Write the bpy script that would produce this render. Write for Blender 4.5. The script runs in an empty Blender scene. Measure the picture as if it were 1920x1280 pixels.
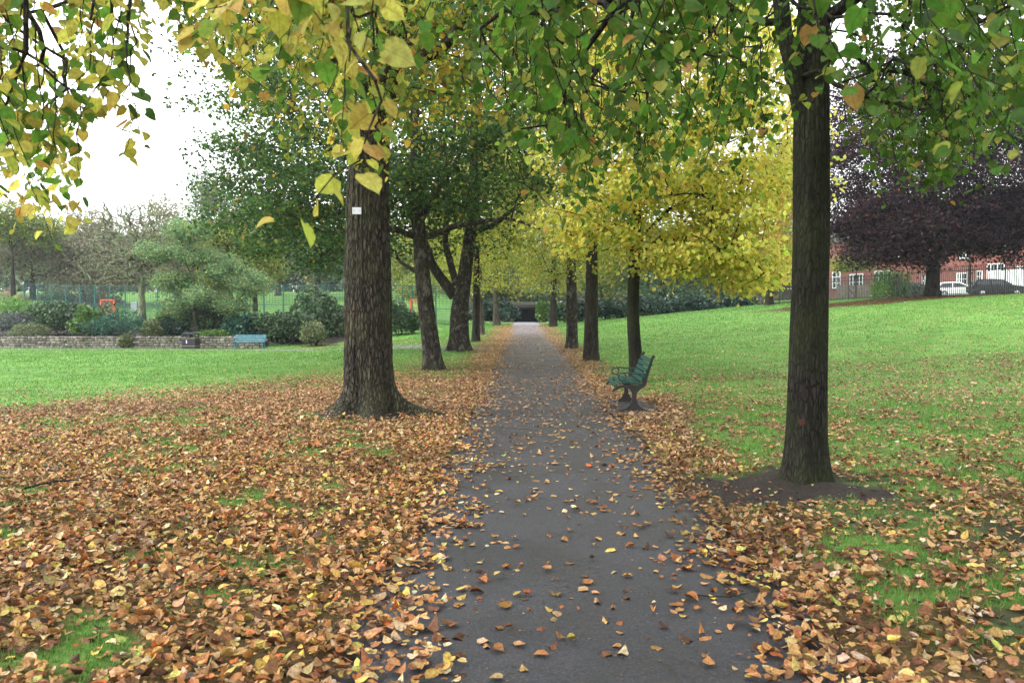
import bpy, math, numpy as np
from mathutils import Vector
from math import radians, sin, cos, pi
sc = bpy.context.scene
COL = sc.collection
# ------------------------------------------------------------------ camera
cd = bpy.data.cameras.new("camera"); cam = bpy.data.objects.new("camera", cd); COL.objects.link(cam)
cam.location = (0, 0, 1.6)
cam.rotation_euler = (radians(90-1.97), 0, radians(0.79))
cd.sensor_width = 36; cd.lens = 27.2; cd.clip_start = 0.05; cd.clip_end = 2000
cd.dof.use_dof = True; cd.dof.focus_distance = 9.0; cd.dof.aperture_fstop = 5.0
sc.camera = cam
# ------------------------------------------------------------------ sky, sun, exposure
SUN_EL, SUN_AZ = 38, 262          # azimuth clockwise from +Y : light comes from the left, a little behind the camera
w = bpy.data.worlds.new("World"); sc.world = w; w.use_nodes = True
nt = w.node_tree; nt.nodes.clear()
o_ = nt.nodes.new('ShaderNodeOutputWorld'); bg = nt.nodes.new('ShaderNodeBackground')
sky = nt.nodes.new('ShaderNodeTexSky'); sky.sky_type = 'NISHITA'; sky.sun_disc = False
sky.sun_elevation = radians(SUN_EL); sky.sun_rotation = radians(SUN_AZ); sky.dust_density = 4; sky.air_density = 1.0
tc = nt.nodes.new('ShaderNodeTexCoord'); nz = nt.nodes.new('ShaderNodeTexNoise'); nz.inputs['Scale'].default_value = 2.2; nz.inputs['Detail'].default_value = 5
rp = nt.nodes.new('ShaderNodeValToRGB')     # the cloud deck
rp.color_ramp.elements[0].position = .3; rp.color_ramp.elements[0].color = (.86, .89, .93, 1)
rp.color_ramp.elements[1].position = .7; rp.color_ramp.elements[1].color = (1, 1, 1, 1)
sc_ = nt.nodes.new('ShaderNodeVectorMath'); sc_.operation = 'SCALE'
mx = nt.nodes.new('ShaderNodeMix'); mx.data_type = 'RGBA'; mx.inputs[0].default_value = .92
L = nt.links.new
L(tc.outputs['Generated'], nz.inputs['Vector']); L(nz.outputs['Fac'], rp.inputs[0]); L(rp.outputs[0], sc_.inputs[0])
L(sky.outputs[0], mx.inputs[6]); L(sc_.outputs[0], mx.inputs[7]); 
# the deck is brightest round the veiled sun and overhead
dp = nt.nodes.new('ShaderNodeVectorMath'); dp.operation = 'DOT_PRODUCT'
dp.inputs[1].default_value = (sin(radians(SUN_AZ))*cos(radians(SUN_EL)), cos(radians(SUN_AZ))*cos(radians(SUN_EL)), sin(radians(SUN_EL)))
mr = nt.nodes.new('ShaderNodeMapRange'); mr.inputs['From Min'].default_value = -.7; mr.inputs['From Max'].default_value = 1; mr.inputs['To Min'].default_value = 9; mr.inputs['To Max'].default_value = 26
L(tc.outputs['Generated'], dp.inputs[0]); L(dp.outputs['Value'], mr.inputs['Value']); L(mr.outputs[0], sc_.inputs['Scale'])
L(mx.outputs[2], bg.inputs[0]); L(bg.outputs[0], o_.inputs[0])
bg.inputs[1].default_value = .10
sd = bpy.data.lights.new("sun", 'SUN'); sun = bpy.data.objects.new("sun", sd); COL.objects.link(sun)
sd.energy = 1.5; sd.angle = radians(14); sd.color = (1, .97, .92)
az, el = radians(SUN_AZ), radians(SUN_EL)
sun.rotation_euler = Vector((sin(az)*cos(el), cos(az)*cos(el), sin(el))).to_track_quat('Z', 'Y').to_euler()
sc.view_settings.view_transform = 'Standard'; sc.view_settings.look = 'None'; sc.view_settings.gamma = 1
sc.view_settings.exposure = 0.92
sc.cycles.use_denoising = True
sc.cycles.max_bounces = 7; sc.cycles.diffuse_bounces = 4; sc.cycles.transmission_bounces = 4; sc.cycles.glossy_bounces = 2
sc.cycles.caustics_reflective = False; sc.cycles.caustics_refractive = False

# ------------------------------------------------------------------ helpers
F = 1450.0
def X(px, Y): return (px-980)/F*Y            # where a bearing read off the survey picture meets the depth Y
def Zh(py, Y): return 1.6+(590-py)/F*Y
def PT(px, py, Y): return np.array([X(px, Y), Y, Zh(py, Y)])

def hash2(i, j, s):
    n = (i*374761393 + j*668265263 + s*982451653) & 0xffffffff
    n = ((n ^ (n >> 13))*1274126177) & 0xffffffff
    return ((n ^ (n >> 16)) & 0xffffff)/float(0xffffff)
def vnoise(x, y, scale=1.0, seed=0):
    x = np.asarray(x, float)*scale; y = np.asarray(y, float)*scale
    i = np.floor(x).astype(np.int64); j = np.floor(y).astype(np.int64)
    u = x-i; v = y-j; u = u*u*(3-2*u); v = v*v*(3-2*v)
    a = hash2(i, j, seed); b = hash2(i+1, j, seed); c = hash2(i, j+1, seed); d = hash2(i+1, j+1, seed)
    return (a*(1-u)+b*u)*(1-v)+(c*(1-u)+d*u)*v
def fbm(x, y, scale, seed=0, oct=3):
    s = 0; a = .5; t = 0
    for k in range(oct):
        s = s+a*vnoise(x, y, scale*2**k, seed+k*17); t += a; a *= .5
    return s/t
def ss(a, b, x):
    t = np.clip((np.asarray(x, float)-a)/(b-a), 0, 1); return t*t*(3-2*t)
def norm(v):
    return v/np.maximum(np.linalg.norm(v, axis=-1, keepdims=True), 1e-9)

def link(o, parent=None):
    COL.objects.link(o)
    if parent is not None: o.parent = parent
    return o
def tag(o, label=None, cat=None, group=None, kind=None):
    if label: o['label'] = label
    if cat: o['category'] = cat
    if group: o['group'] = group
    if kind: o['kind'] = kind
    return o
def empty(name, loc, rz=0, **k):
    o = bpy.data.objects.new(name, None); link(o); o.location = [float(c) for c in loc]; o.rotation_euler = (0, 0, rz)
    o.empty_display_size = .3
    return tag(o, **k)
def copy_tree(o, parent=None):
    c = o.copy(); COL.objects.link(c)
    if parent is not None: c.parent = parent
    for ch in list(o.children): copy_tree(ch, c)
    return c

def mesh_np(name, V, loops, starts, totals, mat, parent=None, col=None, smooth=False, origin=None):
    me = bpy.data.meshes.new(name)
    V = np.asarray(V, np.float32)
    if parent is not None: V = V-np.array(parent.location, np.float32)     # part meshes are written relative to their thing
    elif origin is not None: V = V-np.array(origin, np.float32)
    me.vertices.add(len(V)); me.vertices.foreach_set('co', V.ravel())
    me.loops.add(len(loops)); me.loops.foreach_set('vertex_index', np.asarray(loops, np.int32))
    me.polygons.add(len(starts)); me.polygons.foreach_set('loop_start', np.asarray(starts, np.int32))
    me.polygons.foreach_set('loop_total', np.asarray(totals, np.int32))
    if smooth: me.polygons.foreach_set('use_smooth', np.ones(len(starts), bool))
    me.update(calc_edges=True)
    if col is not None:
        a = me.color_attributes.new('Col', 'FLOAT_COLOR', 'POINT')
        c4 = np.ones((len(V), 4), np.float32); c4[:, :3] = col; a.data.foreach_set('color', c4.ravel())
    if mat: me.materials.append(mat)
    o = bpy.data.objects.new(name, me); link(o, parent)
    if parent is None and origin is not None: o.location = [float(c) for c in origin]
    return o

TPL = {}
def _t(name, v, f): TPL[name] = (np.array(v, float), f)
_t('heart', [(0,.07),(-.25,-.02),(-.43,.20),(-.44,.48),(-.27,.77),(0,1.05),(.25,-.02),(.43,.20),(.44,.48),(.27,.77),(0,.35),(0,.7),(-.014,-.5),(.014,-.5),(-.08,.94),(.08,.94)],
   [(0,10,2,1),(10,11,3,2),(11,5,14,4,3),(0,6,7,10),(10,7,8,11),(11,8,9,15,5),(12,13,0)])
_t('litter', [(0,.05),(-.26,0),(-.43,.24),(-.42,.58),(-.16,.88),(0,1.02),(.26,0),(.43,.24),(.42,.58),(.16,.88),(0,.5)],
   [(0,10,2,1),(10,3,2),(10,5,4,3),(0,6,7,10),(10,7,8),(10,8,9,5)])
_t('mid', [(0,0),(-.44,.28),(-.3,.72),(0,1),(.3,.72),(.44,.28)], [(0,3,2,1),(0,5,4,3)])
_t('quad', [(0,0),(-.36,.45),(0,1),(.36,.45)], [(0,3,2,1)])
_t('lance', [(0,0),(-.16,.45),(0,1),(.16,.45)], [(0,3,2,1)])
_t('blade', [(-.5,0),(.5,0),(.34,.55),(-.34,.55),(0,1)], [(0,1,2,3),(3,2,4)])

def leaves(name, P, size, D, N, col, mat, parent=None, tpl='mid', c1=None, c2=None, wfac=1.0, rng=None, origin=None):
    """one mesh of many single leaves. P base points, D tip direction, N leaf normal."""
    T, FC = TPL[tpl]; k = len(T); n = len(P)
    D = norm(D); B = norm(np.cross(N, D)+1e-6); N = np.cross(D, B)
    size = np.broadcast_to(size, (n,)).astype(float)
    c1 = np.zeros(n) if c1 is None else c1; c2 = np.zeros(n) if c2 is None else c2
    wf = np.broadcast_to(wfac, (n,))
    tx = T[:, 0][None, :]*wf[:, None]; ty = np.broadcast_to(T[:, 1][None, :], (n, k))
    tz = c1[:, None]*np.abs(T[:, 0])[None, :]+c2[:, None]*((T[:, 1]-.35)**2)[None, :]
    V = P[:, None, :]+size[:, None, None]*(tx[..., None]*B[:, None, :]+ty[..., None]*D[:, None, :]+tz[..., None]*N[:, None, :])
    V = V.reshape(-1, 3)
    fl = np.concatenate([np.array(f) for f in FC]); tot = np.array([len(f) for f in FC])
    LC = np.stack([np.broadcast_to(T[:, 0], (n, k)), ty, np.repeat(np.linspace(0, 97, n)[:, None], k, 1)], -1).reshape(-1, 3)
    loops = (np.arange(n)[:, None]*k+fl[None, :]).ravel()
    totals = np.tile(tot, n); starts = np.concatenate([[0], np.cumsum(totals)[:-1]])
    colv = np.repeat(np.asarray(col), k, axis=0)
    o = mesh_np(name, V, loops, starts, totals, mat, parent, colv, origin=origin)
    if tpl in ('heart', 'litter'):
        at = o.data.attributes.new('lc', 'FLOAT_VECTOR', 'POINT'); at.data.foreach_set('vector', LC.astype(np.float32).ravel())
    return o

def palette(rng, n, pal, jit=.12):
    """pal: list of (weight, (r,g,b))"""
    wts = np.array([p[0] for p in pal], float); wts /= wts.sum()
    cs = np.array([p[1] for p in pal], float)
    c = cs[rng.choice(len(pal), n, p=wts)]
    return np.clip(c*(1+jit*rng.standard_normal((n, 1)))*(1+.5*jit*rng.standard_normal((n, 3))), .004, .9)

class Tubes:
    """collects tapered tubes into one mesh"""
    def __init__(s): s.V = []; s.L = []; s.S = []; s.n = 0
    def add(s, pts, rad, sides=6, cap=False):
        pts = np.asarray(pts, float); k = len(pts); rad = np.broadcast_to(rad, (k,))
        t = np.gradient(pts, axis=0); t = norm(t)
        m = norm(t.mean(0)); ref = np.array([0, 0, 1.]) if abs(m[2]) < .8 else np.array([1., 0, 0])
        a = norm(np.cross(t, ref)); b = np.cross(t, a)
        th = np.arange(sides)*2*pi/sides
        ring = a[:, None, :]*np.cos(th)[None, :, None]+b[:, None, :]*np.sin(th)[None, :, None]
        s.V.append((pts[:, None, :]+ring*rad[:, None, None]).reshape(-1, 3))
        i = np.arange(k-1)[:, None]*sides; j = np.arange(sides)[None, :]; j2 = (j+1) % sides
        q = np.stack([i+j, i+sides+j, i+sides+j2, i+j2], -1).reshape(-1, 4)+s.n
        s.L.append(q.ravel()); s.S.append(np.full(len(q), 4))
        if cap:
            s.L.append(np.arange(sides)+s.n); s.S.append(np.array([sides]))
            s.L.append((np.arange(sides)[::-1])+s.n+(k-1)*sides); s.S.append(np.array([sides]))
        s.n += k*sides
    def surf(s, V, k, sides):
        """a ready grid of k rings"""
        s.V.append(V.reshape(-1, 3)); i = np.arange(k-1)[:, None]*sides; j = np.arange(sides)[None, :]; j2 = (j+1) % sides
        q = np.stack([i+j, i+j2, i+sides+j2, i+sides+j], -1).reshape(-1, 4)+s.n
        s.L.append(q.ravel()); s.S.append(np.full(len(q), 4)); s.n += k*sides
    def build(s, name, mat, parent=None, smooth=True, origin=None):
        tot = np.concatenate(s.S); st = np.concatenate([[0], np.cumsum(tot)[:-1]])
        return mesh_np(name, np.concatenate(s.V), np.concatenate(s.L), st, tot, mat, parent, smooth=smooth, origin=origin)

class MB:
    """polygon collector: boxes, prisms, bars"""
    def __init__(s): s.V = []; s.F = []
    def poly(s, vs, fs):
        n = len(s.V); s.V += [tuple(float(c) for c in v) for v in vs]; s.F += [tuple(i+n for i in f) for f in fs]
    def box(s, c, d, rz=0, ry=0, rx=0):
        from mathutils import Euler
        R = Euler((rx, ry, rz)).to_matrix(); vs = []
        for x in (-.5, .5):
            for y in (-.5, .5):
                for z in (-.5, .5):
                    p = R @ Vector((x*d[0], y*d[1], z*d[2])); vs.append((c[0]+p.x, c[1]+p.y, c[2]+p.z))
        s.poly(vs, [(0,1,3,2),(4,6,7,5),(0,4,5,1),(2,3,7,6),(0,2,6,4),(1,5,7,3)])
    def bar(s, a, b, w, h=None):
        a = Vector(a); b = Vector(b); d = (b-a); h = h or w
        t = d.normalized(); up = Vector((0,0,1)) if abs(t.z) < .95 else Vector((0,1,0))
        u = t.cross(up).normalized()*w/2; v = u.cross(t).normalized()*h/2
        vs = [a-u-v, a+u-v, a+u+v, a-u+v, b-u-v, b+u-v, b+u+v, b-u+v]
        s.poly(vs, [(3,2,1,0),(4,5,6,7),(0,1,5,4),(1,2,6,5),(2,3,7,6),(3,0,4,7)])
    def prism(s, outline, ax, lo, hi):
        """extrude a 2-D outline. ax='y': outline is (x,z); ax='x': (y,z); ax='z': (x,y)"""
        n = len(outline)
        def mk(p, q):
            return {'y': (p[0], q, p[1]), 'x': (q, p[0], p[1]), 'z': (p[0], p[1], q)}[ax]
        vs = [mk(p, lo) for p in outline]+[mk(p, hi) for p in outline]
        s.poly(vs, [tuple(range(n))[::-1], tuple(range(n, 2*n))]+[(i, (i+1) % n, (i+1) % n+n, i+n) for i in range(n)])
    def tube(s, pts, r, sides=8):
        T = Tubes(); T.add(pts, r, sides, cap=True)
        V = np.concatenate(T.V); tot = np.concatenate(T.S); Lp = np.concatenate(T.L); i = 0; fs = []
        for t in tot: fs.append(tuple(int(q) for q in Lp[i:i+t])); i += t
        s.poly(V, fs)
    def build(s, name, mat, parent=None, bevel=0, smooth=False, local=True, origin=None):
        me = bpy.data.meshes.new(name); V = s.V
        if not local and parent is not None:
            l = parent.location; V = [(v[0]-l.x, v[1]-l.y, v[2]-l.z) for v in V]
        if origin is not None: V = [(v[0]-origin[0], v[1]-origin[1], v[2]-origin[2]) for v in V]
        me.from_pydata(V, [], s.F); me.update()
        import bmesh
        b = bmesh.new(); b.from_mesh(me); bmesh.ops.recalc_face_normals(b, faces=b.faces)
        if bevel: bmesh.ops.bevel(b, geom=b.edges[:], offset=bevel, segments=2, affect='EDGES', profile=.6)
        b.to_mesh(me); b.free()
        if smooth:
            me.polygons.foreach_set('use_smooth', np.ones(len(me.polygons), bool))
        me.materials.append(mat)
        o = bpy.data.objects.new(name, me); link(o, parent)
        if origin is not None: o.location = origin
        return o

# ------------------------------------------------------------------ materials
def nodes(name):
    m = bpy.data.materials.new(name); m.use_nodes = True; t = m.node_tree
    p = t.nodes['Principled BSDF']; return m, t, p
def N_(t, kind, **inp):
    n = t.nodes.new(kind)
    for k, v in inp.items():
        k = k.replace('_', ' ')
        if k in n.inputs: n.inputs[k].default_value = v
    return n
def ramp(t, src, stops):
    r = t.nodes.new('ShaderNodeValToRGB'); e = r.color_ramp.elements
    while len(e) < len(stops): e.new(.5)
    for q, (p, c) in zip(e, stops): q.position = p; q.color = (*c, 1) if len(c) == 3 else c
    t.links.new(src, r.inputs[0]); return r
def mixc(t, f, a, b, mode='MIX'):
    m = t.nodes.new('ShaderNodeMix'); m.data_type = 'RGBA'; m.blend_type = mode
    for i, v in ((0, f), (6, a), (7, b)):
        if hasattr(v, 'links') or hasattr(v, 'is_linked'): t.links.new(v, m.inputs[i])
        else: m.inputs[i].default_value = v if i == 0 else (*v, 1)
    return m.outputs[2]
def bump(t, p, h, strength=.5, dist=.02):
    b = t.nodes.new('ShaderNodeBump'); b.inputs['Strength'].default_value = strength; b.inputs['Distance'].default_value = dist
    t.links.new(h, b.inputs['Height']); t.links.new(b.outputs[0], p.inputs['Normal'])
def coords(t, scale=(1, 1, 1)):
    c = t.nodes.new('ShaderNodeTexCoord'); m = t.nodes.new('ShaderNodeMapping'); m.inputs['Scale'].default_value = scale
    t.links.new(c.outputs['Object'], m.inputs[0]); return m.outputs[0]
def noise(t, vec, scale, detail=4, rough=.55, dist=0):
    n = N_(t, 'ShaderNodeTexNoise', Scale=scale, Detail=detail, Roughness=rough, Distortion=dist); t.links.new(vec, n.inputs['Vector']); return n.outputs['Fac']

def leaf_mat(name, trans=.4, rough=.5, spec=.35, spot=0.25, nscale=60, veins=0, brown=0):
    m, t, p = nodes(name)
    a = t.nodes.new('ShaderNodeAttribute'); a.attribute_name = 'Col'
    c = noise(t, coords(t), nscale, 3)
    r = ramp(t, c, [(.3, (1-spot, 1-spot*1.3, 1-spot*1.2)), (.65, (1.1, 1.1, 1.1))])
    col = mixc(t, 1.0, a.outputs['Color'], r.outputs[0], 'MULTIPLY')
    if veins:
        def M(op, a_, b_=None, c_=None):
            q = t.nodes.new('ShaderNodeMath'); q.operation = op
            for i_, v_ in enumerate((a_, b_, c_)):
                if v_ is None: continue
                if hasattr(v_, 'is_linked'): t.links.new(v_, q.inputs[i_])
                else: q.inputs[i_].default_value = v_
            return q.outputs[0]
        la = t.nodes.new('ShaderNodeAttribute'); la.attribute_name = 'lc'; sp = t.nodes.new('ShaderNodeSeparateXYZ'); t.links.new(la.outputs['Vector'], sp.inputs[0])
        ax = M('ABSOLUTE', sp.outputs['X']); rib = M('LESS_THAN', ax, .022)
        fr = M('FRACT', M('MULTIPLY', M('MULTIPLY_ADD', ax, -.75, sp.outputs['Y']), 6.5)); sv = M('LESS_THAN', fr, .14)
        vf = M('MULTIPLY', M('MAXIMUM', rib, M('MULTIPLY', sv, .6)), veins)
        col = mixc(t, vf, col, mixc(t, 1.0, col, (.62, .60, .5), 'MULTIPLY'))
        if brown:      # brown blotches creeping in from the rim of some leaves
            nb = N_(t, 'ShaderNodeTexNoise', Scale=2.6, Detail=3.0); t.links.new(la.outputs['Vector'], nb.inputs['Vector'])
            e = M('ADD', M('MULTIPLY', ax, .55), nb.outputs['Fac']); br_ = ramp(t, e, [(.70, (0, 0, 0)), (.80, (brown,)*3)])
            col = mixc(t, br_.outputs[0], col, (.19, .085, .03))
    t.links.new(col, p.inputs['Base Color']); p.inputs['Roughness'].default_value = rough
    p.inputs['Specular IOR Level'].default_value = spec
    tr = t.nodes.new('ShaderNodeBsdfTranslucent'); t.links.new(col, tr.inputs['Color'])
    ms = t.nodes.new('ShaderNodeMixShader'); ms.inputs[0].default_value = trans
    t.links.new(p.outputs[0], ms.inputs[1]); t.links.new(tr.outputs[0], ms.inputs[2])
    t.links.new(ms.outputs[0], t.nodes['Material Output'].inputs[0]); return m
M_LEAF = leaf_mat('leaf', .55, .55, .16, .3, 45)
M_LIME = leaf_mat('leaf_lime_near', .58, .5, .2, .25, 55, .6, .5)
M_YEL = leaf_mat('leaf_lime_yellow', .66, .55, .16, .2, 45)
M_FAR = leaf_mat('leaf_far', .4, .6, .12, .1, 3)
M_GLOSS = leaf_mat('leaf_evergreen', .2, .45, .35, .15, 9)
M_LITTER = leaf_mat('leaf_dry', .14, .6, .2, .45, 70, .8, .6)
M_GRASS = leaf_mat('grass_blade', .35, .5, .3, .1, 3)

def bark_mat(name, dark, light, moss, moss_amt=.5, sx=14, sz=2.2, bstr=.9, flake=None):
    m, t, p = nodes(name)
    v1 = coords(t, (sx, sx, sz)); v2 = coords(t)
    n1 = noise(t, v1, 1.0, 6, .65, .6); n2 = noise(t, v2, 1.6, 4)
    vo = N_(t, 'ShaderNodeTexVoronoi', Scale=1.0); vo.feature = 'DISTANCE_TO_EDGE'
    # warp the furrows a little
    vm = t.nodes.new('ShaderNodeVectorMath'); vm.operation = 'ADD'; nn = N_(t, 'ShaderNodeTexNoise', Scale=1.3, Detail=3.0)
    t.links.new(v1, nn.inputs['Vector']); t.links.new(v1, vm.inputs[0]); t.links.new(nn.outputs['Color'], vm.inputs[1]); t.links.new(vm.outputs[0], vo.inputs['Vector'])
    fur = ramp(t, vo.outputs['Distance'], [(.02, (0, 0, 0)), (.20, (1, 1, 1))])
    base = ramp(t, n1, [(.3, dark), (.52, tuple(.5*(a+b) for a, b in zip(dark, light))), (.75, light)])
    c = mixc(t, fur.outputs[0], tuple(x*.55 for x in dark), base.outputs[0])
    mm = ramp(t, n2, [(.5-.18*moss_amt, (0, 0, 0)), (.78-.2*moss_amt, (moss_amt,)*3)])
    c = mixc(t, mm.outputs[0], c, moss)
    pn = noise(t, coords(t, (2.6, 2.6, 1.1)), 1.3, 6, .62, .8); pr = ramp(t, pn, [(.30, (.68, .68, .68)), (.5, (1, 1, 1)), (.72, (1.55, 1.53, 1.45))])
    c = mixc(t, 1.0, c, pr.outputs[0], 'MULTIPLY')
    if flake:
        n3 = noise(t, coords(t, (5, 5, 3)), 1.4, 5, .6); f = ramp(t, n3, [(.55, (0, 0, 0)), (.6, (.7, .7, .7))]); c = mixc(t, f.outputs[0], c, flake)
    t.links.new(c, p.inputs['Base Color']); p.inputs['Roughness'].default_value = .9; p.inputs['Specular IOR Level'].default_value = .2
    h = t.nodes.new('ShaderNodeMath'); h.operation = 'MULTIPLY_ADD'; h.inputs[1].default_value = .6
    t.links.new(fur.outputs[0], h.inputs[0]); t.links.new(n1, h.inputs[2])
    bump(t, p, h.outputs[0], bstr, .03); return m
M_BARK1 = bark_mat('bark_ridged', (.022, .018, .013), (.13, .112, .085), (.050, .058, .026), .55, 24, 5.5, 1.3)
M_BARK2 = bark_mat('bark_smooth_mossy', (.008, .007, .006), (.048, .042, .033), (.020, .026, .008), .75, 30, 7.5, .8)
M_BARK3 = bark_mat('bark_flaking', (.018, .015, .012), (.07, .058, .046), (.032, .036, .016), .5, 12, 4, .9, (.12, .107, .09))
M_BARK4 = bark_mat('bark_dark', (.018, .015, .012), (.055, .046, .036), (.03, .034, .014), .5, 12, 3, .7)
M_BARKG = bark_mat('bark_pale_green', (.14, .14, .10), (.32, .32, .24), (.20, .24, .13), .7, 9, 2, .5)
M_BARKB = bark_mat('bark_brown', (.06, .05, .04), (.15, .125, .10), (.08, .09, .05), .4, 9, 2, .5)

def plain(name, c, rough=.6, spec=.4, metal=0, var=.15, scale=6, bs=0):
    m, t, p = nodes(name); v = coords(t)
    n = noise(t, v, scale, 5); r = ramp(t, n, [(.3, tuple(x*(1-var) for x in c)), (.7, tuple(min(1, x*(1+var)) for x in c))])
    t.links.new(r.outputs[0], p.inputs['Base Color']); p.inputs['Roughness'].default_value = rough
    p.inputs['Specular IOR Level'].default_value = spec; p.inputs['Metallic'].default_value = metal
    if bs: bump(t, p, n, bs, .01)
    return m
M_SLAT = plain('paint_dark_green', (.005, .044, .034), .55, .25, 0, .2, 9, .15)
M_IRON = plain('paint_iron_brown', (.016, .014, .013), .55, .4, 0, .25, 20, .2)
M_IRONG = plain('paint_iron_green', (.008, .04, .034), .5, .4, 0, .25, 20, .2)
M_TEAL = plain('paint_teal', (.06, .185, .22), .5, .4, 0, .15, 5)
M_BLACK = plain('paint_black', (.012, .012, .015), .35, .5, 0, .2, 8)
M_BIN = plain('bin_black', (.012, .013, .022), .4, .5, 0, .25, 8)
M_GOLD = plain('bin_gold', (.35, .26, .09), .5)
M_WHITE = plain('white', (.75, .76, .78), .45, .4, 0, .05)
M_POST = plain('fence_green', (.012, .10, .085), .5, .4)
M_MESH = plain('fence_mesh', (.010, .060, .065), .5, .4)
M_ORANGE = plain('orange_paint', (.60, .11, .045), .5, .4)
M_SILVER = plain('paint_silver', (.50, .52, .55), .3, .5, .3, .03)
M_CARD = plain('paint_car_dark', (.008, .011, .010), .5, .3, 0, .05)
M_CARW = plain('paint_car_white', (.75, .76, .78), .25, .5, 0, .03)
M_GLASS = plain('glass_dark', (.015, .02, .024), .12, .5, 0, .2, 2)
M_TYRE = plain('rubber', (.02, .02, .02), .8, .3)
M_WINF = plain('window_frame_white', (.72, .73, .74), .5, .4, 0, .06)
M_WOODP = plain('timber_fence', (.16, .13, .11), .8, .2, 0, .3, 3, .2)
M_ROOF = plain('roof_slate', (.09, .09, .10), .7, .3, 0, .2, 3)
M_RENDER = plain('wall_beige', (.42, .35, .28), .85, .2, 0, .08, 2)
M_YELLOW = plain('yellow_cloth', (.8, .45, .05), .7, .2)
M_DARKST = plain('dark_stone', (.035, .030, .026), .9, .2, 0, .45, 4, .5)
M_STONEP = plain('parapet_stone', (.075, .075, .055), .9, .2, 0, .35, 4, .5)
M_RED = plain('red_mark', (.045, .016, .011), .8, .2, 0, .3, 40)
M_PLAQ = plain('plaque_white', (.72, .74, .78), .4, .4, 0, .04)

def brick_mat(name, c1, c2, mortar, scale, bw=.5, rh=.25, ms=.02):
    m, t, p = nodes(name)
    c = t.nodes.new('ShaderNodeTexCoord'); sp = t.nodes.new('ShaderNodeSeparateXYZ'); cb = t.nodes.new('ShaderNodeCombineXYZ')
    t.links.new(c.outputs['Object'], sp.inputs[0]); t.links.new(sp.outputs['X'], cb.inputs['X']); t.links.new(sp.outputs['Z'], cb.inputs['Y'])
    b = t.nodes.new('ShaderNodeTexBrick'); t.links.new(cb.outputs[0], b.inputs['Vector'])
    b.inputs['Color1'].default_value = (*c1, 1); b.inputs['Color2'].default_value = (*c2, 1); b.inputs['Mortar'].default_value = (*mortar, 1)
    b.inputs['Scale'].default_value = scale; b.inputs['Brick Width'].default_value = bw; b.inputs['Row Height'].default_value = rh; b.inputs['Mortar Size'].default_value = ms
    n = noise(t, coords(t), .9, 4); r = ramp(t, n, [(.3, (.75, .75, .75)), (.7, (1.15, 1.15, 1.15))])
    col = mixc(t, 1.0, b.outputs['Color'], r.outputs[0], 'MULTIPLY')
    t.links.new(col, p.inputs['Base Color']); p.inputs['Roughness'].default_value = .85
    bump(t, p, b.outputs['Fac'], -.4, .01); return m
M_BRICK = brick_mat('brick_red', (.24, .060, .040), (.17, .042, .032), (.18, .12, .10), 1.0, .225, .075, .008)

def asphalt_mat():
    m, t, p = nodes('asphalt'); v = coords(t)
    a = noise(t, v, 75, 3, .8); b = noise(t, v, 1.1, 5, .6); d = noise(t, v, 8, 5, .6)
    base = ramp(t, a, [(.30, (.008, .008, .010)), (.52, (.025, .025, .030)), (.66, (.052, .052, .060)), (.76, (.14, .14, .15))])
    tone = ramp(t, b, [(.3, (.72, .71, .74)), (.5, (1, 1, 1)), (.7, (1.28, 1.27, 1.28))])
    c = mixc(t, 1.0, base.outputs[0], tone.outputs[0], 'MULTIPLY')
    dr = ramp(t, d, [(.5, (0, 0, 0)), (.75, (.35, .35, .35))]); c = mixc(t, dr.outputs[0], c, (.05, .036, .026))
    # fine cracks, only in patches
    vo = N_(t, 'ShaderNodeTexVoronoi', Scale=3.2); vo.feature = 'DISTANCE_TO_EDGE'
    vm = t.nodes.new('ShaderNodeVectorMath'); vm.operation = 'ADD'; nn = N_(t, 'ShaderNodeTexNoise', Scale=4.0, Detail=4.0)
    t.links.new(v, nn.inputs['Vector']); t.links.new(v, vm.inputs[0]); t.links.new(nn.outputs['Color'], vm.inputs[1]); t.links.new(vm.outputs[0], vo.inputs['Vector'])
    cr = ramp(t, vo.outputs['Distance'], [(0, (1, 1, 1)), (.012, (0, 0, 0))])
    pm = ramp(t, noise(t, v, .7, 2), [(.50, (0, 0, 0)), (.56, (1, 1, 1))])
    cf = mixc(t, 1.0, cr.outputs[0], pm.outputs[0], 'MULTIPLY'); c = mixc(t, cf, c, (.012, .012, .012))
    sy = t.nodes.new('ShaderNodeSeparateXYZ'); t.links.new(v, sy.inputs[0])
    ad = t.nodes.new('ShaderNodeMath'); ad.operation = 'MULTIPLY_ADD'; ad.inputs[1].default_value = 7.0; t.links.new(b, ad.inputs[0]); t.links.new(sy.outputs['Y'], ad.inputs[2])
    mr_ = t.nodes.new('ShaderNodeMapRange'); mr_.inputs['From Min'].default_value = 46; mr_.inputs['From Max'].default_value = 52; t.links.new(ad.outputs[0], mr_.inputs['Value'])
    c = mixc(t, mr_.outputs[0], c, (.13, .125, .15))  # far stretch: sky sheen and open daylight painted into the asphalt colour
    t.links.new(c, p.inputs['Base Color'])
    rr = ramp(t, b, [(.35, (.5, .5, .5)), (.65, (.72, .72, .72))]); t.links.new(rr.outputs[0], p.inputs['Roughness'])
    p.inputs['Specular IOR Level'].default_value = .45
    bump(t, p, a, .6, .006); return m
M_ASPH = asphalt_mat()

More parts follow.
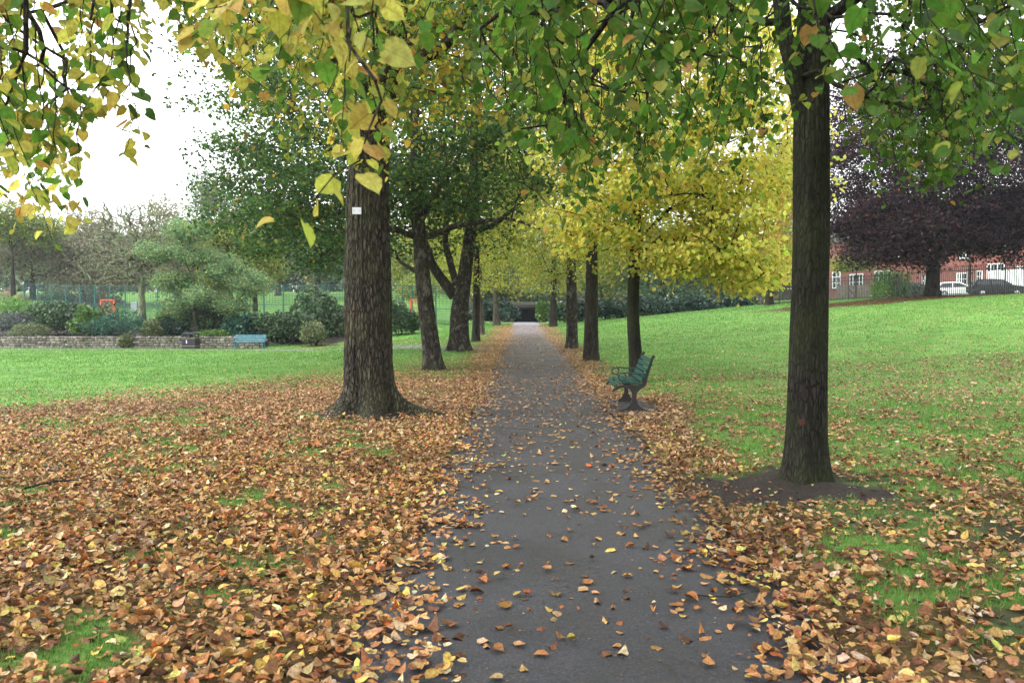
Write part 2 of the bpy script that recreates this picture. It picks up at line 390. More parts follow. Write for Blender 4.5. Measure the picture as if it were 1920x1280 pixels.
def ground_mat():
    m, t, p = nodes('turf'); v = coords(t)
    a = t.nodes.new('ShaderNodeAttribute'); a.attribute_name = 'Col'
    sp = t.nodes.new('ShaderNodeSeparateColor'); t.links.new(a.outputs['Color'], sp.inputs[0])
    fine = noise(t, coords(t, (1, 1, 1)), 26, 5, .7); big = noise(t, v, .35, 4); mid = noise(t, v, 3.1, 4)
    g1 = ramp(t, fine, [(.25, (.048, .125, .020)), (.5, (.098, .228, .040)), (.75, (.170, .325, .075))])
    tone = ramp(t, big, [(.35, (.82, .88, .8)), (.65, (1.12, 1.06, 1.05))])
    g = mixc(t, 1.0, g1.outputs[0], tone.outputs[0], 'MULTIPLY')
    dk = ramp(t, noise(t, v, 1.3, 5, .7), [(.32, (.60, .66, .6)), (.5, (1, 1, 1)), (.68, (1.22, 1.12, 1.2))]); g = mixc(t, 1.0, g, dk.outputs[0], 'MULTIPLY')
    dry = ramp(t, mid, [(.50, (0, 0, 0)), (.75, (.45, .45, .45))]); g = mixc(t, dry.outputs[0], g, (.13, .17, .05))
    soil = ramp(t, fine, [(.3, (.012, .010, .009)), (.6, (.032, .025, .021)), (.8, (.06, .048, .04))])
    lit = ramp(t, fine, [(.3, (.035, .020, .011)), (.55, (.11, .06, .03)), (.8, (.24, .14, .07))])
    c = mixc(t, sp.outputs[1], g, lit.outputs[0]); c = mixc(t, sp.outputs[0], c, soil.outputs[0])
    t.links.new(c, p.inputs['Base Color']); p.inputs['Roughness'].default_value = .9; p.inputs['Specular IOR Level'].default_value = .15
    bump(t, p, fine, .7, .03); return m
M_GROUND = ground_mat()
def gravel_mat():
    m, t, p = nodes('side_path'); v = coords(t); a = noise(t, v, 9, 5, .7)
    r = ramp(t, a, [(.3, (.10, .09, .085)), (.6, (.17, .155, .15)), (.8, (.24, .20, .17))])
    t.links.new(r.outputs[0], p.inputs['Base Color']); p.inputs['Roughness'].default_value = .85; bump(t, p, a, .3, .01); return m
M_SIDE = gravel_mat()

# ------------------------------------------------------------------ terrain
ZPY = [-30, 18, 30, 45, 62, 76, 90, 140, 400]; ZPZ = [0, 0, .17, .42, .74, .86, .72, .8, 2]
ZLY = [-30, 10, 30, 45, 46.3, 46.9, 52, 60, 70, 80, 95, 110, 200, 400]; ZLZ = [0, 0, -.18, -.4, -.4, .12, .3, .8, 1.2, 1.5, 3.2, 4.9, 6, 9]
ZL2 = [0, 0, -.18, -.4, -.33, -.28, .2, .8, 1.2, 1.5, 3.2, 4.9, 6, 9]      # east of the stone wall there is no step
def zpath(y): 
    return sum(np.interp(np.asarray(y, float)+d, ZPY, ZPZ) for d in (-2, -1, 0, 1, 2))/5
def zg(x, y):
    x = np.asarray(x, float); y = np.asarray(y, float); zp = zpath(y)
    wl = ss(-3, -13, x) 
    zl = np.where(x < -15.3, np.interp(y, ZLY, ZLZ), np.interp(y, ZLY, ZL2))
    sl = .018+.074*ss(4, 34, y)
    zr = zp+sl*np.maximum(0, x-2.2)
    cap = 2.95+.012*np.clip(y-50, 0, 60); zr = np.where(zr > cap-.5, cap-.5+.5*np.tanh((zr-cap+.5)/.5), zr)
    z = np.where(x < 0, zp*(1-wl)+zl*wl, zr)
    und = .05*(fbm(x, y, .23, 5, 2)-.5)*ss(1.8, 4, np.abs(x-.35))
    return z+und
def rt(x, y, cx, cy, ax, ay): return np.sqrt(((x-cx)/ax)**2+((y-cy)/ay)**2)
PC, PW = .35, 1.22
TREE_POS = {}
def path_edge_noise(y, s): return .10*(fbm(y, s*7.3+0*y, .9, 3, 3)-.5)*2
def soil_mask(x, y):
    n = .95*(fbm(x, y, 1.5, 8)-.5)+.4*(fbm(x, y, 7, 9)-.5)
    pt = ss(.50, .62, fbm(x, y, 1.1, 141, 3))*ss(1.9, 2.6, x)*(1-ss(5.5, 7.5, y))*.8
    a = 1-ss(.72, 1.2, rt(x, y, 2.52, 7.1, 1.15, .95)+1.5*n)
    b = 1-ss(.8, 1.15, rt(x, y, -2.25, 12.0, .95, .55)+n)
    for (cx, cy, r) in ((-2.54, 21.6, .5), (-2.4, 30.8, .8), (2.2, 24.9, .5), (2.03, 31.5, .7), (2.6, 18, .4), (-2.3, 37.7, .6), (-2.4, 46, .6), (-2.1, 62, .7), (2.3, 59, .8)):
        b = np.maximum(b, .8*(1-ss(.7, 1.2, rt(x, y, cx, cy, r, r)+n)))
    bed = np.where(x < -3, ss(46.3, 46.9, y)*(1-ss(56, 60, y))*ss(-14, -15.6, x), 0)   # planted bed behind the low wall
    bed2 = (1-ss(.8, 1.1, rt(x, y, -13.2, 50.5, 4.5, 3.4)+n))
    return np.clip(np.maximum.reduce([a, b, bed, bed2, pt]), 0, 1)
def onpath(x, y):
    pe = np.abs(x-PC)-(PW+np.where(x > PC, path_edge_noise(y, 1), path_edge_noise(y, 2)))
    pad = np.maximum(np.abs(x-1.85)-.50, np.abs(y-13.45)-1.15)
    return np.minimum(pe, pad)       # <0 on the asphalt
def litter(x, y):
    """fallen leaves per square metre"""
    pe = onpath(x, y); n = fbm(x, y, .9, 21, 3); nf = fbm(x, y, 2.6, 31, 2)
    yb = np.interp(x, [-14, -9.3, -7.7, -6, -3], [12.0, 13.6, 17.0, 20.5, 25])
    left = 900*(1-ss(9.0, yb+2.5*(n-.5), y))+120*(1-ss(yb-2, yb+2.5, y))+55*(1-ss(yb-1, yb+7, y))+13*(1-ss(yb, yb+14, y))+3.5
    strip = (1-ss(.2, 1.7, pe+.7*(n-.5)))
    left = np.maximum(left, strip*700*(1-ss(40, 75, y)*.6))
    hole = ss(.47, .62, n*.35+fbm(x, y, 4.6, 91, 3)*.65)*np.where(y < 13, .90, .65)
    left = left*(1-hole*(.35+.6*ss(.3, .9, pe)))
    fs_ = -.95*(x+.8)+31.5; left = np.maximum(left, 95*np.exp(-((y-fs_-3.6)/2.0)**2)*ss(-1, -3, x)*ss(-15, -12, x)*(.4+1.1*n))
    right = 340*(1-ss(3.0, 9.5, y))+210*(1-ss(7, 16, y))+150*(1-ss(13, 27, y))*(.3+1.4*n)+40*(1-ss(24, 50, y))*(.2+1.6*n)+9
    right = right*(.35+1.3*n)
    right = np.maximum(right, 760*(1-ss(.1, 1.3, pe+.8*(n-.5)))*(1-.5*ss(25, 60, y)))
    right = right*(1-hole*.92*ss(.15, .5, pe))
    back = 80*(1-ss(.6, 1.5, rt(x, y, 6.2, 15, 4.2, 3.2)+n-.5)); right = np.maximum(right, back)
    purple = 420*(1-ss(.75, 1.1, rt(x, y, 26.5, 50.8, 11.5, 4.6)+.5*(n-.5)))
    right = np.maximum(right, purple)
    inpath = 22+18*(n > .5)+34*ss(5, 11, y)+(640*ss(-.55, .15, pe+.26*(1-ss(3.5, 9, y))+.75*(nf-.5))**1.5)*(1-.35*ss(6, 14, y))+14*ss(17, 30, y)
    d = np.where(pe < 0, inpath, np.where(x < PC, left, right))
    sm_ = soil_mask(x, y)**2.6*(y < 14); d = d*(1-np.where(rt(x, y, 2.52, 7.1, 1.6, 1.5) < 1, .88, .60)*sm_)
    return d

def grid_axis(segs):
    out = [segs[0][0]]
    for a, b, s in segs:
        k = max(1, int(round((b-a)/s))); out += list(np.linspace(a, b, k+1)[1:])
    return np.array(out)
gx = grid_axis([(-400, -120, 40), (-120, -60, 6), (-60, -12, 1.0), (-12, -5, .3), (-5, 6, .11), (6, 12, .3), (12, 60, 1.2), (60, 120, 6), (120, 400, 40)])
gy = grid_axis([(-60, -6, 6), (-6, 2.5, .5), (2.5, 15, .11), (15, 26, .3), (26, 45.5, .6), (45.5, 47.5, .15), (47.5, 66, .7), (66, 120, 2), (120, 600, 30)])
GX, GY = np.meshgrid(gx, gy, indexing='ij')
GZ = zg(GX, GY)
pe = onpath(GX, GY)
sm = soil_mask(GX, GY)
GZ = GZ - .035*(1-ss(-.05, .12, pe))*(GY < 95) + .025*(fbm(GX, GY, 3.2, 2, 3)-.45)*ss(0, .3, pe)*(GY < 30)+.07*sm*(fbm(GX, GY, 4, 12, 3)-.5)*(GY < 16)
GZ = GZ + .035*(1-ss(.0, 1.0, rt(GX, GY, 2.69, 7.35, .7, .7))) + .10*(1-ss(.2, 1.1, rt(GX, GY, -2.44, 12.2, 1.1, 1.0)))
nx, ny = GX.shape
ii = (np.arange(nx-1)[:, None]*ny+np.arange(ny-1)[None, :]).ravel()
q = np.stack([ii, ii+ny, ii+ny+1, ii+1], -1)
lt = litter(GX, GY)
gc = np.stack([sm, np.clip(lt/650, 0, .92)*(pe > -.3), np.zeros_like(sm)], -1).reshape(-1, 3)
gr = mesh_np('ground', np.stack([GX, GY, GZ], -1).reshape(-1, 3), q.ravel(), np.arange(len(q))*4, np.full(len(q), 4), M_GROUND, col=gc, smooth=True)
tag(gr, kind='structure')
GF = None
def gz(x, y):           # final ground height with the mounds
    z = zg(x, y)
    z = z + .035*(1-ss(.0, 1.0, rt(x, y, 2.69, 7.35, .7, .7))) + .10*(1-ss(.2, 1.1, rt(x, y, -2.44, 12.2, 1.1, 1.0)))
    return z

# the asphalt path, a real slab with ragged edges
def ribbon(name, cl, width, zoff, mat, nac=9, edge=.0, thick=.05):
    cl = np.array(cl, float); seg = np.concatenate([[0], np.cumsum(np.linalg.norm(np.diff(cl, axis=0), axis=1))])
    s = np.arange(0, seg[-1], .25); px = np.interp(s, seg, cl[:, 0]); py = np.interp(s, seg, cl[:, 1])
    k = 9; ker = np.ones(k)/k
    px2 = np.convolve(np.pad(px, k//2, 'edge'), ker, 'valid'); py2 = np.convolve(np.pad(py, k//2, 'edge'), ker, 'valid')
    t = norm(np.stack([np.gradient(px2), np.gradient(py2)], -1)); nrm = np.stack([t[:, 1], -t[:, 0]], -1)
    u = np.linspace(-1, 1, nac)
    hw = width/2
    eL = hw+edge*(fbm(py2+s, 14.6+0*s, .9, 3, 3)-.5)*2; eR = hw+edge*(fbm(py2+s, 7.3+0*s, .9, 3, 3)-.5)*2
    off = np.where(u[None, :] < 0, u[None, :]*eL[:, None], u[None, :]*eR[:, None])
    x = px2[:, None]+nrm[:, 0:1]*off; y = py2[:, None]+nrm[:, 1:2]*off
    z = zg(x, y)+zoff-.03*np.abs(u[None, :])**6
    top = np.stack([x, y, z], -1)
    lo = top.copy(); lo[..., 2] -= thick
    # rings across: left-bottom, top..., right-bottom
    V = np.concatenate([lo[:, :1], top, lo[:, -1:]], 1); m_ = V.shape[1]
    i = (np.arange(len(s)-1)[:, None]*m_+np.arange(m_-1)[None, :]).ravel()
    q = np.stack([i, i+1, i+m_+1, i+m_], -1)
    o = mesh_np(name, V.reshape(-1, 3), q.ravel(), np.arange(len(q))*4, np.full(len(q), 4), mat, smooth=True)
    return tag(o, kind='structure')
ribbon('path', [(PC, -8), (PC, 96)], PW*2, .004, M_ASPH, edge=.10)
ribbon('side_path', [(-.8, 31.5), (-3, 32.6), (-7, 36.5), (-10, 40.2), (-13.5, 43.4), (-20, 44.2), (-60, 44.6)], 2.6, .012, M_SIDE, edge=.2)
mb = MB(); pz = float(zg(2.0, 13.4))
ol = [(1.4, 12.45), (1.7, 12.35), (2.1, 12.4), (2.3, 12.55), (2.38, 13.2), (2.32, 14.2), (2.1, 14.5), (1.7, 14.5), (1.4, 14.4)]
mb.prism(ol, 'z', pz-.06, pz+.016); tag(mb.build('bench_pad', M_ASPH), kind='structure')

# ------------------------------------------------------------------ fallen leaves and grass
LIT = [(26, (.42, .235, .085)), (18, (.33, .150, .048)), (20, (.47, .31, .14)), (13, (.19, .092, .040)), (10, (.55, .42, .10)), (9, (.075, .040, .022)), (6, (.60, .51, .28)), (1, (.36, .40, .09)), (3, (.46, .13, .035))]
LITR = [(24, (.40, .235, .09)), (16, (.28, .13, .05)), (18, (.46, .31, .145)), (16, (.15, .07, .035)), (8, (.55, .42, .12)), (9, (.07, .036, .02)), (5, (.60, .52, .34)), (3, (.36, .40, .09))]
LITP = [(5, (.13, .045, .035)), (3, (.08, .03, .028)), (2, (.22, .09, .05))]
def scatter(rng, y0, y1, dmax, fn):
    A = []; ys = np.arange(y0, y1, 1.0)
    for y in ys:
        hw = .74*(y+1)+2.2; n = rng.poisson(dmax*2*hw*1.0)
        x = rng.uniform(-hw, hw, n); yy = rng.uniform(y, min(y+1, y1), n)
        k = rng.random(n)*dmax < fn(x, yy); A.append(np.stack([x[k], yy[k]], -1))
    return np.concatenate(A)
rng = np.random.default_rng(11)
bands = [(2.0, 9, 'litter', 1.0, 1.0), (9, 20, 'litter', .9, 1.05), (20, 62, 'quad', .55, 1.35)]
for bi, (y0, y1, tp, dens, szf) in enumerate(bands):
    pts = scatter(rng, y0, y1, 1000*dens, lambda x, y: litter(x, y)*dens)
    n = len(pts); x, y = pts.T; d = np.clip(litter(x, y)/750, 0, 1); on = onpath(x, y) < 0
    z = gz(x, y)+np.where(on, .012, .018)+rng.random(n)*.035*d*np.where(on, .5, 1.0)
    th = rng.uniform(0, 2*pi, n); tilt = rng.normal(0, 1, (n, 2))*(np.where(on, .08, .18)+.20*d)[:, None]
    Nn = norm(np.stack([tilt[:, 0], tilt[:, 1], np.ones(n)], -1)); Nn *= np.where(rng.random(n) < .5, 1, -1)[:, None]
    D = np.stack([np.cos(th), np.sin(th), np.zeros(n)], -1); D = norm(D-Nn*(D*Nn).sum(-1, keepdims=True))
    sz = np.clip(rng.normal(.039, .014, n), .014, .088)*szf*(1+.10*(y < 6))*np.where(on, 1.15, 1.0)
    c = palette(rng, n, LIT, .16); cr = palette(rng, n, LITR, .16); c = np.where((x > 1.4)[:, None], cr, c)
    # clumps of older, browner leaves
    old = ss(.5, .75, fbm(x, y, .7, 77, 3))[:, None]; c = c*(1-.32*old)
    dryf = (.30*ss(7, 14, y))[:, None]*(.5+rng.random((n, 1))); c = c*(1-dryf)+np.array([.50, .34, .23])*dryf
    if y1 > 40:
        cp = palette(rng, n, LITP, .2); pm = (1-ss(.9, 1.3, rt(x, y, 26.5, 50.8, 12, 5)))[:, None] > rng.random((n, 1)); c = np.where(pm, cp, c)
    P = np.stack([x, y, z], -1)
    P[:, 2] += np.abs(D[:, 2])*sz*.4
    # keep them off the big trunks
    ok = (rt(x, y, 2.69, 7.35, .3, .3) > 1) & (rt(x, y, -2.44, 12.2, .52, .52) > 1)
    c1 = rng.normal(.3, .5, n)*np.where(on, .8, 1); c2 = rng.normal(.2, .7, n)
    o = leaves('fallen_leaves', P[ok], sz[ok], D[ok], Nn[ok], c[ok], M_LITTER if tp == 'litter' else M_FAR, tpl=tp, c1=c1[ok], c2=c2[ok], wfac=rng.uniform(.62, 1.12, n)[ok])
    tag(o, ['dry orange brown and yellow lime leaves lying thick over the near ground and path edges',
            'fallen leaves thinning out round the thick trunk, the bench and the middle of the path',
            'scattered fallen leaves along the far path edges and the sloping lawn'][bi], 'fallen leaves', kind='stuff')
pts = scatter(rng, 2.2, 16, 150, lambda x, y: np.where(onpath(x, y) < .2, 70+80*ss(-.9, 0, onpath(x, y)), 120*soil_mask(x, y))); n = len(pts); x, y = pts.T; th = rng.uniform(0, 2*pi, n)
o = leaves('leaf_crumbs', np.stack([x, y, gz(x, y)+.010+.004*rng.random(n)], -1), rng.uniform(.005, .020, n), np.stack([np.cos(th), np.sin(th), 0*x], -1), np.stack([.2*rng.normal(0, 1, n), .2*rng.normal(0, 1, n), np.ones(n)], -1),
           palette(rng, n, [(3, (.10, .055, .03)), (2, (.25, .15, .08)), (2, (.04, .03, .022)), (1, (.35, .30, .24))], .2), M_FAR, tpl='quad', wfac=rng.uniform(.4, 1.6, n))
tag(o, 'crumbled leaf bits and grit on the asphalt and the bare soil', 'leaf crumbs', kind='stuff')
GR = [(4, (.090, .215, .034)), (3, (.115, .285, .05)), (2, (.055, .16, .022)), (1, (.22, .27, .07))]
def grassd(x, y):
    l = litter(x, y); pe = onpath(x, y)
    n = fbm(x, y, 2.0, 55, 3); tu = np.maximum(ss(.38, .62, n), ss(.50, .60, fbm(x, y, .9, 21, 3)*.35+fbm(x, y, 4.6, 91, 3)*.65))
    g = (1-.93*ss(260, 640, l))*(.22+.78*tu)*ss(.02, .25, pe)*(1-ss(.35, .85, soil_mask(x, y)))
    return g
GQ = []
for (y0, y1, dm, hgt, wd) in ((2.0, 7, 2600, .060, .0045), (7, 13, 1100, .058, .007), (13, 26, 300, .05, .012), (26, 46, 110, .06, .022), (46, 70, 60, .065, .035)):
    pts = scatter(rng, y0, y1, dm, lambda x, y: dm*grassd(x, y)); n = len(pts); x, y = pts.T
    P = np.stack([x, y, gz(x, y)-.004], -1); th = rng.uniform(0, 2*pi, n)
    D = norm(np.stack([.45*rng.normal(0, 1, n), .45*rng.normal(0, 1, n), np.ones(n)], -1)); Nn = np.stack([np.cos(th), np.sin(th), np.zeros(n)], -1)
    h = rng.uniform(.6, 1.35, n)*hgt
    GQ.append((P, h, D, Nn, palette(rng, n, GR, .15), rng.normal(0, .5, n), wd/h))
GQ = [np.concatenate(q) for q in zip(*GQ)]
o = leaves('grass', GQ[0], GQ[1], GQ[2], GQ[3], GQ[4], M_GRASS, tpl='blade', c2=GQ[5], wfac=GQ[6])
tag(o, 'short green grass growing between the fallen leaves', 'grass', kind='stuff')

# ------------------------------------------------------------------ tree builder
def spl(P, n):
    P = np.asarray(P, float); s = np.concatenate([[0], np.cumsum(np.linalg.norm(np.diff(P[:, :3], axis=0), axis=1))])
    t = np.linspace(0, s[-1], n)
    out = np.stack([np.interp(t, s, P[:, i]) for i in range(P.shape[1])], -1)
    k = max(1, n//(2*len(P)))*2+1; ker = np.hanning(k+2)[1:-1]; ker /= ker.sum()
    o = np.stack([np.convolve(np.pad(out[:, i], k//2, 'reflect', reflect_type='odd'), ker, 'valid') for i in range(P.shape[1])], -1)
    return o
def stick(pts, r, label, forks=()):
    T = Tubes(); P = spl(np.array([(x, y, float(gz(x, y))+h) for x, y, h in pts]), 16); rg = np.random.default_rng(int(abs(pts[0][0])*100)); P[:, :2] += rg.normal(0, .006, (16, 2)); T.add(P, np.linspace(r, r*.35, 16), 6)
    for i, dx, dy in forks: T.add(spl(np.array([P[i], P[i]+np.array([dx*.5, dy*.5, .02]), P[i]+np.array([dx, dy, .01])]), 6), np.linspace(r*.6, r*.2, 6), 5)
    o = T.build('fallen_twig', None, origin=(P[0][0], P[0][1], P[0][2])); o.data.materials.append(M_BARK4); tag(o, label, 'twig')
stick([(-4.55, 6.9, .02), (-4.35, 7.0, .07), (-4.1, 7.15, .06), (-3.95, 7.2, .03)], .012, 'short dark forked twig lying on the leaves of the left lawn', [(5, .12, -.10), (10, .05, .14)])
stick([(1.15, 4.55, .03), (1.22, 4.2, .04), (1.30, 3.9, .03), (1.42, 3.65, .05), (1.52, 3.5, .03)], .006, 'long thin grey twig lying on leaves along the near right path edge', [(7, .14, .08)])
stick([(.95, 4.35, .012), (1.15, 4.3, .02), (1.35, 4.38, .03)], .0045, 'fine curved twig across the right path edge near the camera')
def ellip(rng, n, c, r, shell=.55, zmin=None, flat=0):
    v = norm(rng.standard_normal((n*3, 3))); rad = shell+(1-shell)*rng.random(n*3)**.6
    p = np.array(c)+v*rad[:, None]*np.array(r)
    if zmin is not None: p = p[p[:, 2] > zmin]
    return p[:n]
class Tree:
    def __init__(s, name, base, trunk, seed, bark, label, group=None, cat='tree', sides=20, flare=.5, flare_h=.3, lobes=5, nz=60, ridge=0, root_dir=None, rt_=.006, rexp=.47):
        s.rng = np.random.default_rng(seed); s.T = Tubes(); s.bark = bark
        s.root = empty(name, base, label=label, cat=cat, group=group); s.base = np.array(base, float)
        # trunk rows: (x,y,z,r) absolute
        tr = spl(trunk, nz); s.tr = tr; th = np.arange(sides)*2*pi/sides
        h = tr[:, 2]-base[2]; ph = s.rng.uniform(0, 2*pi, 4)
        f = flare*np.exp(-np.maximum(h, -.1)/flare_h)
        lob = .55+.45*np.cos(lobes*th+ph[0])*.8+.25*np.cos((lobes-2)*th+ph[1])
        R = tr[:, 3][:, None]*(1+f[:, None]*lob[None, :]+.035*np.cos(2*th+ph[2])[None, :]*np.cos(h*1.3)[:, None]+.03*np.cos(3*th+ph[3])[None, :])
        if root_dir is not None:
            for (a, amp, wd) in root_dir:
                dd = np.abs((th-a+pi) % (2*pi)-pi); R += (amp*np.exp(-(dd/wd)**2))[None, :]*np.exp(-(np.maximum(h, -.1)/.16))[:, None]
        if ridge:
            TH, H = np.meshgrid(th, h); cx, cy = np.cos(TH)*3.2, np.sin(TH)*3.2
            nzz = fbm(cx*3+40+H*.25, cy*3+H*.35, 1.6, seed, 3)-.5
            n2 = fbm(cx+9, H*1.1+cy, .9, seed+3, 3)-.5
            n3 = fbm(cx*2.9+H*.55+70, cy*2.9-H*.45, 1.0, seed+9, 3)-.5
            R += ridge*nzz*2+ridge*2.2*n2+ridge*1.7*n3*(sides > 90)
        V = np.stack([tr[:, 0][:, None]+R*np.cos(th), tr[:, 1][:, None]+R*np.sin(th), np.repeat(tr[:, 2][:, None], sides, 1)], -1)
        s.T.surf(V, nz, sides)
        s.P = []; s.par = []; s.plen = []; s.rmax = []; s.chains = []
        s.rt = rt_; s.rexp = rexp
        s.dir = []
    def seed_trunk(s, zmin, step=.35):
        """nodes on the trunk from which limbs may leave"""
        tr = s.tr; prev = -1; last = -1e9
        for p in tr:
            if p[2] < zmin or p[2]-last < step: continue
            s.P.append(p[:3]); s.par.append(-1); s.plen.append(0); s.rmax.append(p[3]*.8); s.dir.append(np.array([0, 0, 1.])); last = p[2]
    def limb(s, pts, r0, r1, n=14, sides=10):
        """a limb drawn by hand; nodes on it can carry branches"""
        q = spl(np.array([list(p) for p in pts]), n); rad = np.linspace(r0, r1, n)
        w = s.rng.normal(0, .02, (n, 3)); w[0] = 0; q = q+w*np.linalg.norm(q[-1]-q[0])*.12
        s.T.add(q, rad, sides)
        for k in range(2, n):
            s.P.append(q[k]); s.par.append(-1); s.plen.append(.3*k/n); s.rmax.append(rad[k]*.8); s.dir.append(norm(q[k]-q[k-1]))
    def grow(s, targets, alpha=.32, seg=.55, wig=.10, droop=0.0, sides=5, curl=.35):
        c = s.tr[:, :3][len(s.tr)//2]
        n0 = np.array(s.P)
        d0 = np.array([np.min(np.linalg.norm(n0-t, axis=1)) for t in targets])
        P = np.zeros((len(n0)+len(targets)*14+10, 3)); m = len(n0); P[:m] = n0
        PL = np.zeros(len(P)); PL[:m] = s.plen
        for t in targets[np.argsort(d0)]:
            d = np.linalg.norm(P[:m]-t, axis=1); up = np.maximum(0, P[:m, 2]-t[2])
            i = int(np.argmin(d+alpha*PL[:m]+.25*up)); a = P[i].copy(); L_ = d[i]; k = int(min(12, max(2, math.ceil(L_/seg))))
            u = np.linspace(0, 1, k+1)[1:, None]; tan = s.dir[i]*L_*curl+np.array([0, 0, .12*L_])
            h = u*(1-u)**2
            q = a+(t-a)*u+tan*h*1.6; q[:, 2] -= (droop*L_*(u*u*(1-u)))[:, 0]*-1
            q[:-1] += s.rng.normal(0, wig*L_/k, (k-1, 3)) if k > 1 else 0
            idx = [i]; prev = i
            for j in range(k):
                P[m] = q[j]; PL[m] = PL[prev]+np.linalg.norm(q[j]-P[prev]); s.P.append(q[j]); s.par.append(prev); s.plen.append(PL[m]); s.rmax.append(9)
                s.dir.append(norm(q[j]-P[prev])); prev = m; idx.append(m); m += 1
            s.chains.append(idx)
        s.sides = sides
    def finish_wood(s):
        n = len(s.P); cnt = np.zeros(n)
        for ch in s.chains: cnt[ch[-1]] += 1
        for i in range(n-1, -1, -1):
            if s.par[i] >= 0: cnt[s.par[i]] += cnt[i]
        r = s.rt*np.maximum(cnt, .6)**s.rexp
        P = np.array(s.P)
        for ch in s.chains:
            rr = r[ch].copy(); rr[0] = min(rr[0], rr[1]*1.3, s.rmax[ch[0]]); rr = np.minimum(rr, .34)
            s.T.add(P[ch], rr, s.sides if rr[0] < .05 else 8)
        return s.T.build('trunk', s.bark, s.root)
def leafcloud(rng, C, per, sig, size, pal, droop=.5, flatten=.6, szv=.2, up=.7, mix_by=None, outward=None):
    n = len(C)*per
    P = np.repeat(C, per, 0)+rng.normal(0, 1, (n, 3))*np.array([sig, sig, sig*flatten])
    D = rng.normal(0, 1, (n, 3)); D[:, 2] = D[:, 2]*.5-droop
    if outward is not None: D[:, :2] += .8*norm(P[:, :2]-np.array(outward)[:2])
    Nn = rng.normal(0, 1, (n, 3))*(1-up); Nn[:, 2] += up
    s = size*(1+szv*rng.standard_normal(n)); s = np.clip(s, size*.45, size*1.6)
    return P, s, D, Nn, palette(rng, n, pal, .16)
def crown(tree, C, per, sig, size, pal, mat=None, tpl='mid', name='crown', pal2=None, pal2w=None, keep=None, **k):
    rng = tree.rng; P, s, D, Nn, c = leafcloud(rng, C, per, sig, size, pal, **k)
    if pal2 is not None:
        c2 = palette(rng, len(P), pal2, .16); w_ = pal2w(P) > rng.random(len(P)); c = np.where(w_[:, None], c2, c)
    # whole sprays differ a little in ripeness
    v = np.repeat(1+.14*rng.standard_normal((len(C), 1)), per, 0); c = np.clip(c*v, .004, .85)
    if keep is not None:
        m = keep(P); P, s, D, Nn, c = P[m], s[m], D[m], Nn[m], c[m]
    n = len(P)
    return dict(P=P, s=s, D=D, N=Nn, c=c, c1=rng.normal(.25, .25, n), c2=rng.normal(-.2, .3, n))
def build_crown(tree, sets, mat, tpl='mid', name='crown'):
    g = lambda k: np.concatenate([q[k] for q in sets])
    return leaves(name, g('P'), g('s'), g('D'), g('N'), g('c'), mat, parent=tree.root, tpl=tpl, c1=g('c1'), c2=g('c2'))

GREEN = [(6, (.056, .115, .034)), (3, (.088, .168, .042)), (2, (.036, .078, .026)), (.8, (.24, .28, .06)), (.12, (.36, .18, .05))]
GREENY = [(4, (.09, .19, .03)), (3, (.16, .25, .035)), (3, (.38, .36, .05)), (1.5, (.5, .40, .06)), (.5, (.40, .2, .05))]
YELLOW = [(7, (.78, .70, .15)), (3, (.66, .64, .13)), (2, (.44, .54, .09)), (.4, (.66, .48, .12)), (1.0, (.22, .36, .06))]
YELGRN = [(4, (.40, .43, .08)), (3, (.29, .36, .06)), (2, (.54, .48, .09)), (1, (.16, .24, .04))]
NEARG = [(6, (.070, .165, .022)), (3.5, (.105, .225, .030)), (2, (.048, .12, .018)), (1.6, (.34, .38, .07)), (.22, (.42, .27, .08))]
NEARY = [(5, (.56, .54, .10)), (3, (.42, .46, .08)), (3.6, (.14, .29, .04)), (2.4, (.08, .18, .03)), (.6, (.50, .32, .08))]
NEARYY = [(7, (.56, .53, .12)), (3, (.46, .47, .08)), (1.4, (.16, .28, .045)), (.8, (.48, .30, .09))]

def strands(tree, tips, Lr, size, pal, gap=.045, side=.75):
    """hanging lime twigs: each a thin wavy tube with leaves set alternately along it"""
    rng = tree.rng; tops = []; PP = []; SS = []; DD = []; NN = []; CC = []
    for i, tip in enumerate(tips):
        L_ = rng.uniform(*Lr); lean = rng.normal(0, .33, 2)*L_
        top = tip+np.array([lean[0], lean[1], L_]); k = 8; u = np.linspace(0, 1, k)[:, None]
        q = top+(tip-top)*u; q[:, :2] += (lean*.35)*np.sin(u*pi); q += rng.normal(0, .012, (k, 3))
        tree.T.add(q, np.linspace(.0045, .0013, k), 4)
        tops.append(top)
        m = max(4, int(L_/gap)); t = np.linspace(.08, 1, m)+rng.normal(0, .01, m); t = np.clip(t, 0, 1)
        b = np.stack([np.interp(t, u[:, 0], q[:, j]) for j in range(3)], -1)
        ang = rng.uniform(0, 2*pi)+np.arange(m)*pi+rng.normal(0, .5, m)
        sd_ = np.stack([np.cos(ang), np.sin(ang), np.zeros(m)], -1)
        D = norm(sd_*side+np.array([0, 0, -1.])*rng.uniform(.35, 1.2, (m, 1))+rng.normal(0, .2, (m, 3)))
        Nn = norm(np.array([0, 0, 1.])*rng.uniform(.1, 1, (m, 1))+sd_*.9+rng.normal(0, .45, (m, 3)))
        s = size*np.clip(rng.normal(1, .2, m), .5, 1.45)*np.where(t > .93, .7, 1)
        PP.append(b+D*s[:, None]*.5); SS.append(s); DD.append(D); NN.append(Nn)
        c = palette(rng, m, pal, .14)
        # twigs ripen together
        CC.append(np.clip(c*(1+.12*rng.standard_normal()), .01, .8))
    n = sum(map(len, SS))
    return np.array(tops), dict(P=np.concatenate(PP), s=np.concatenate(SS), D=np.concatenate(DD), N=np.concatenate(NN), c=np.concatenate(CC), c1=rng.normal(.22, .22, n), c2=rng.normal(-.15, .3, n))
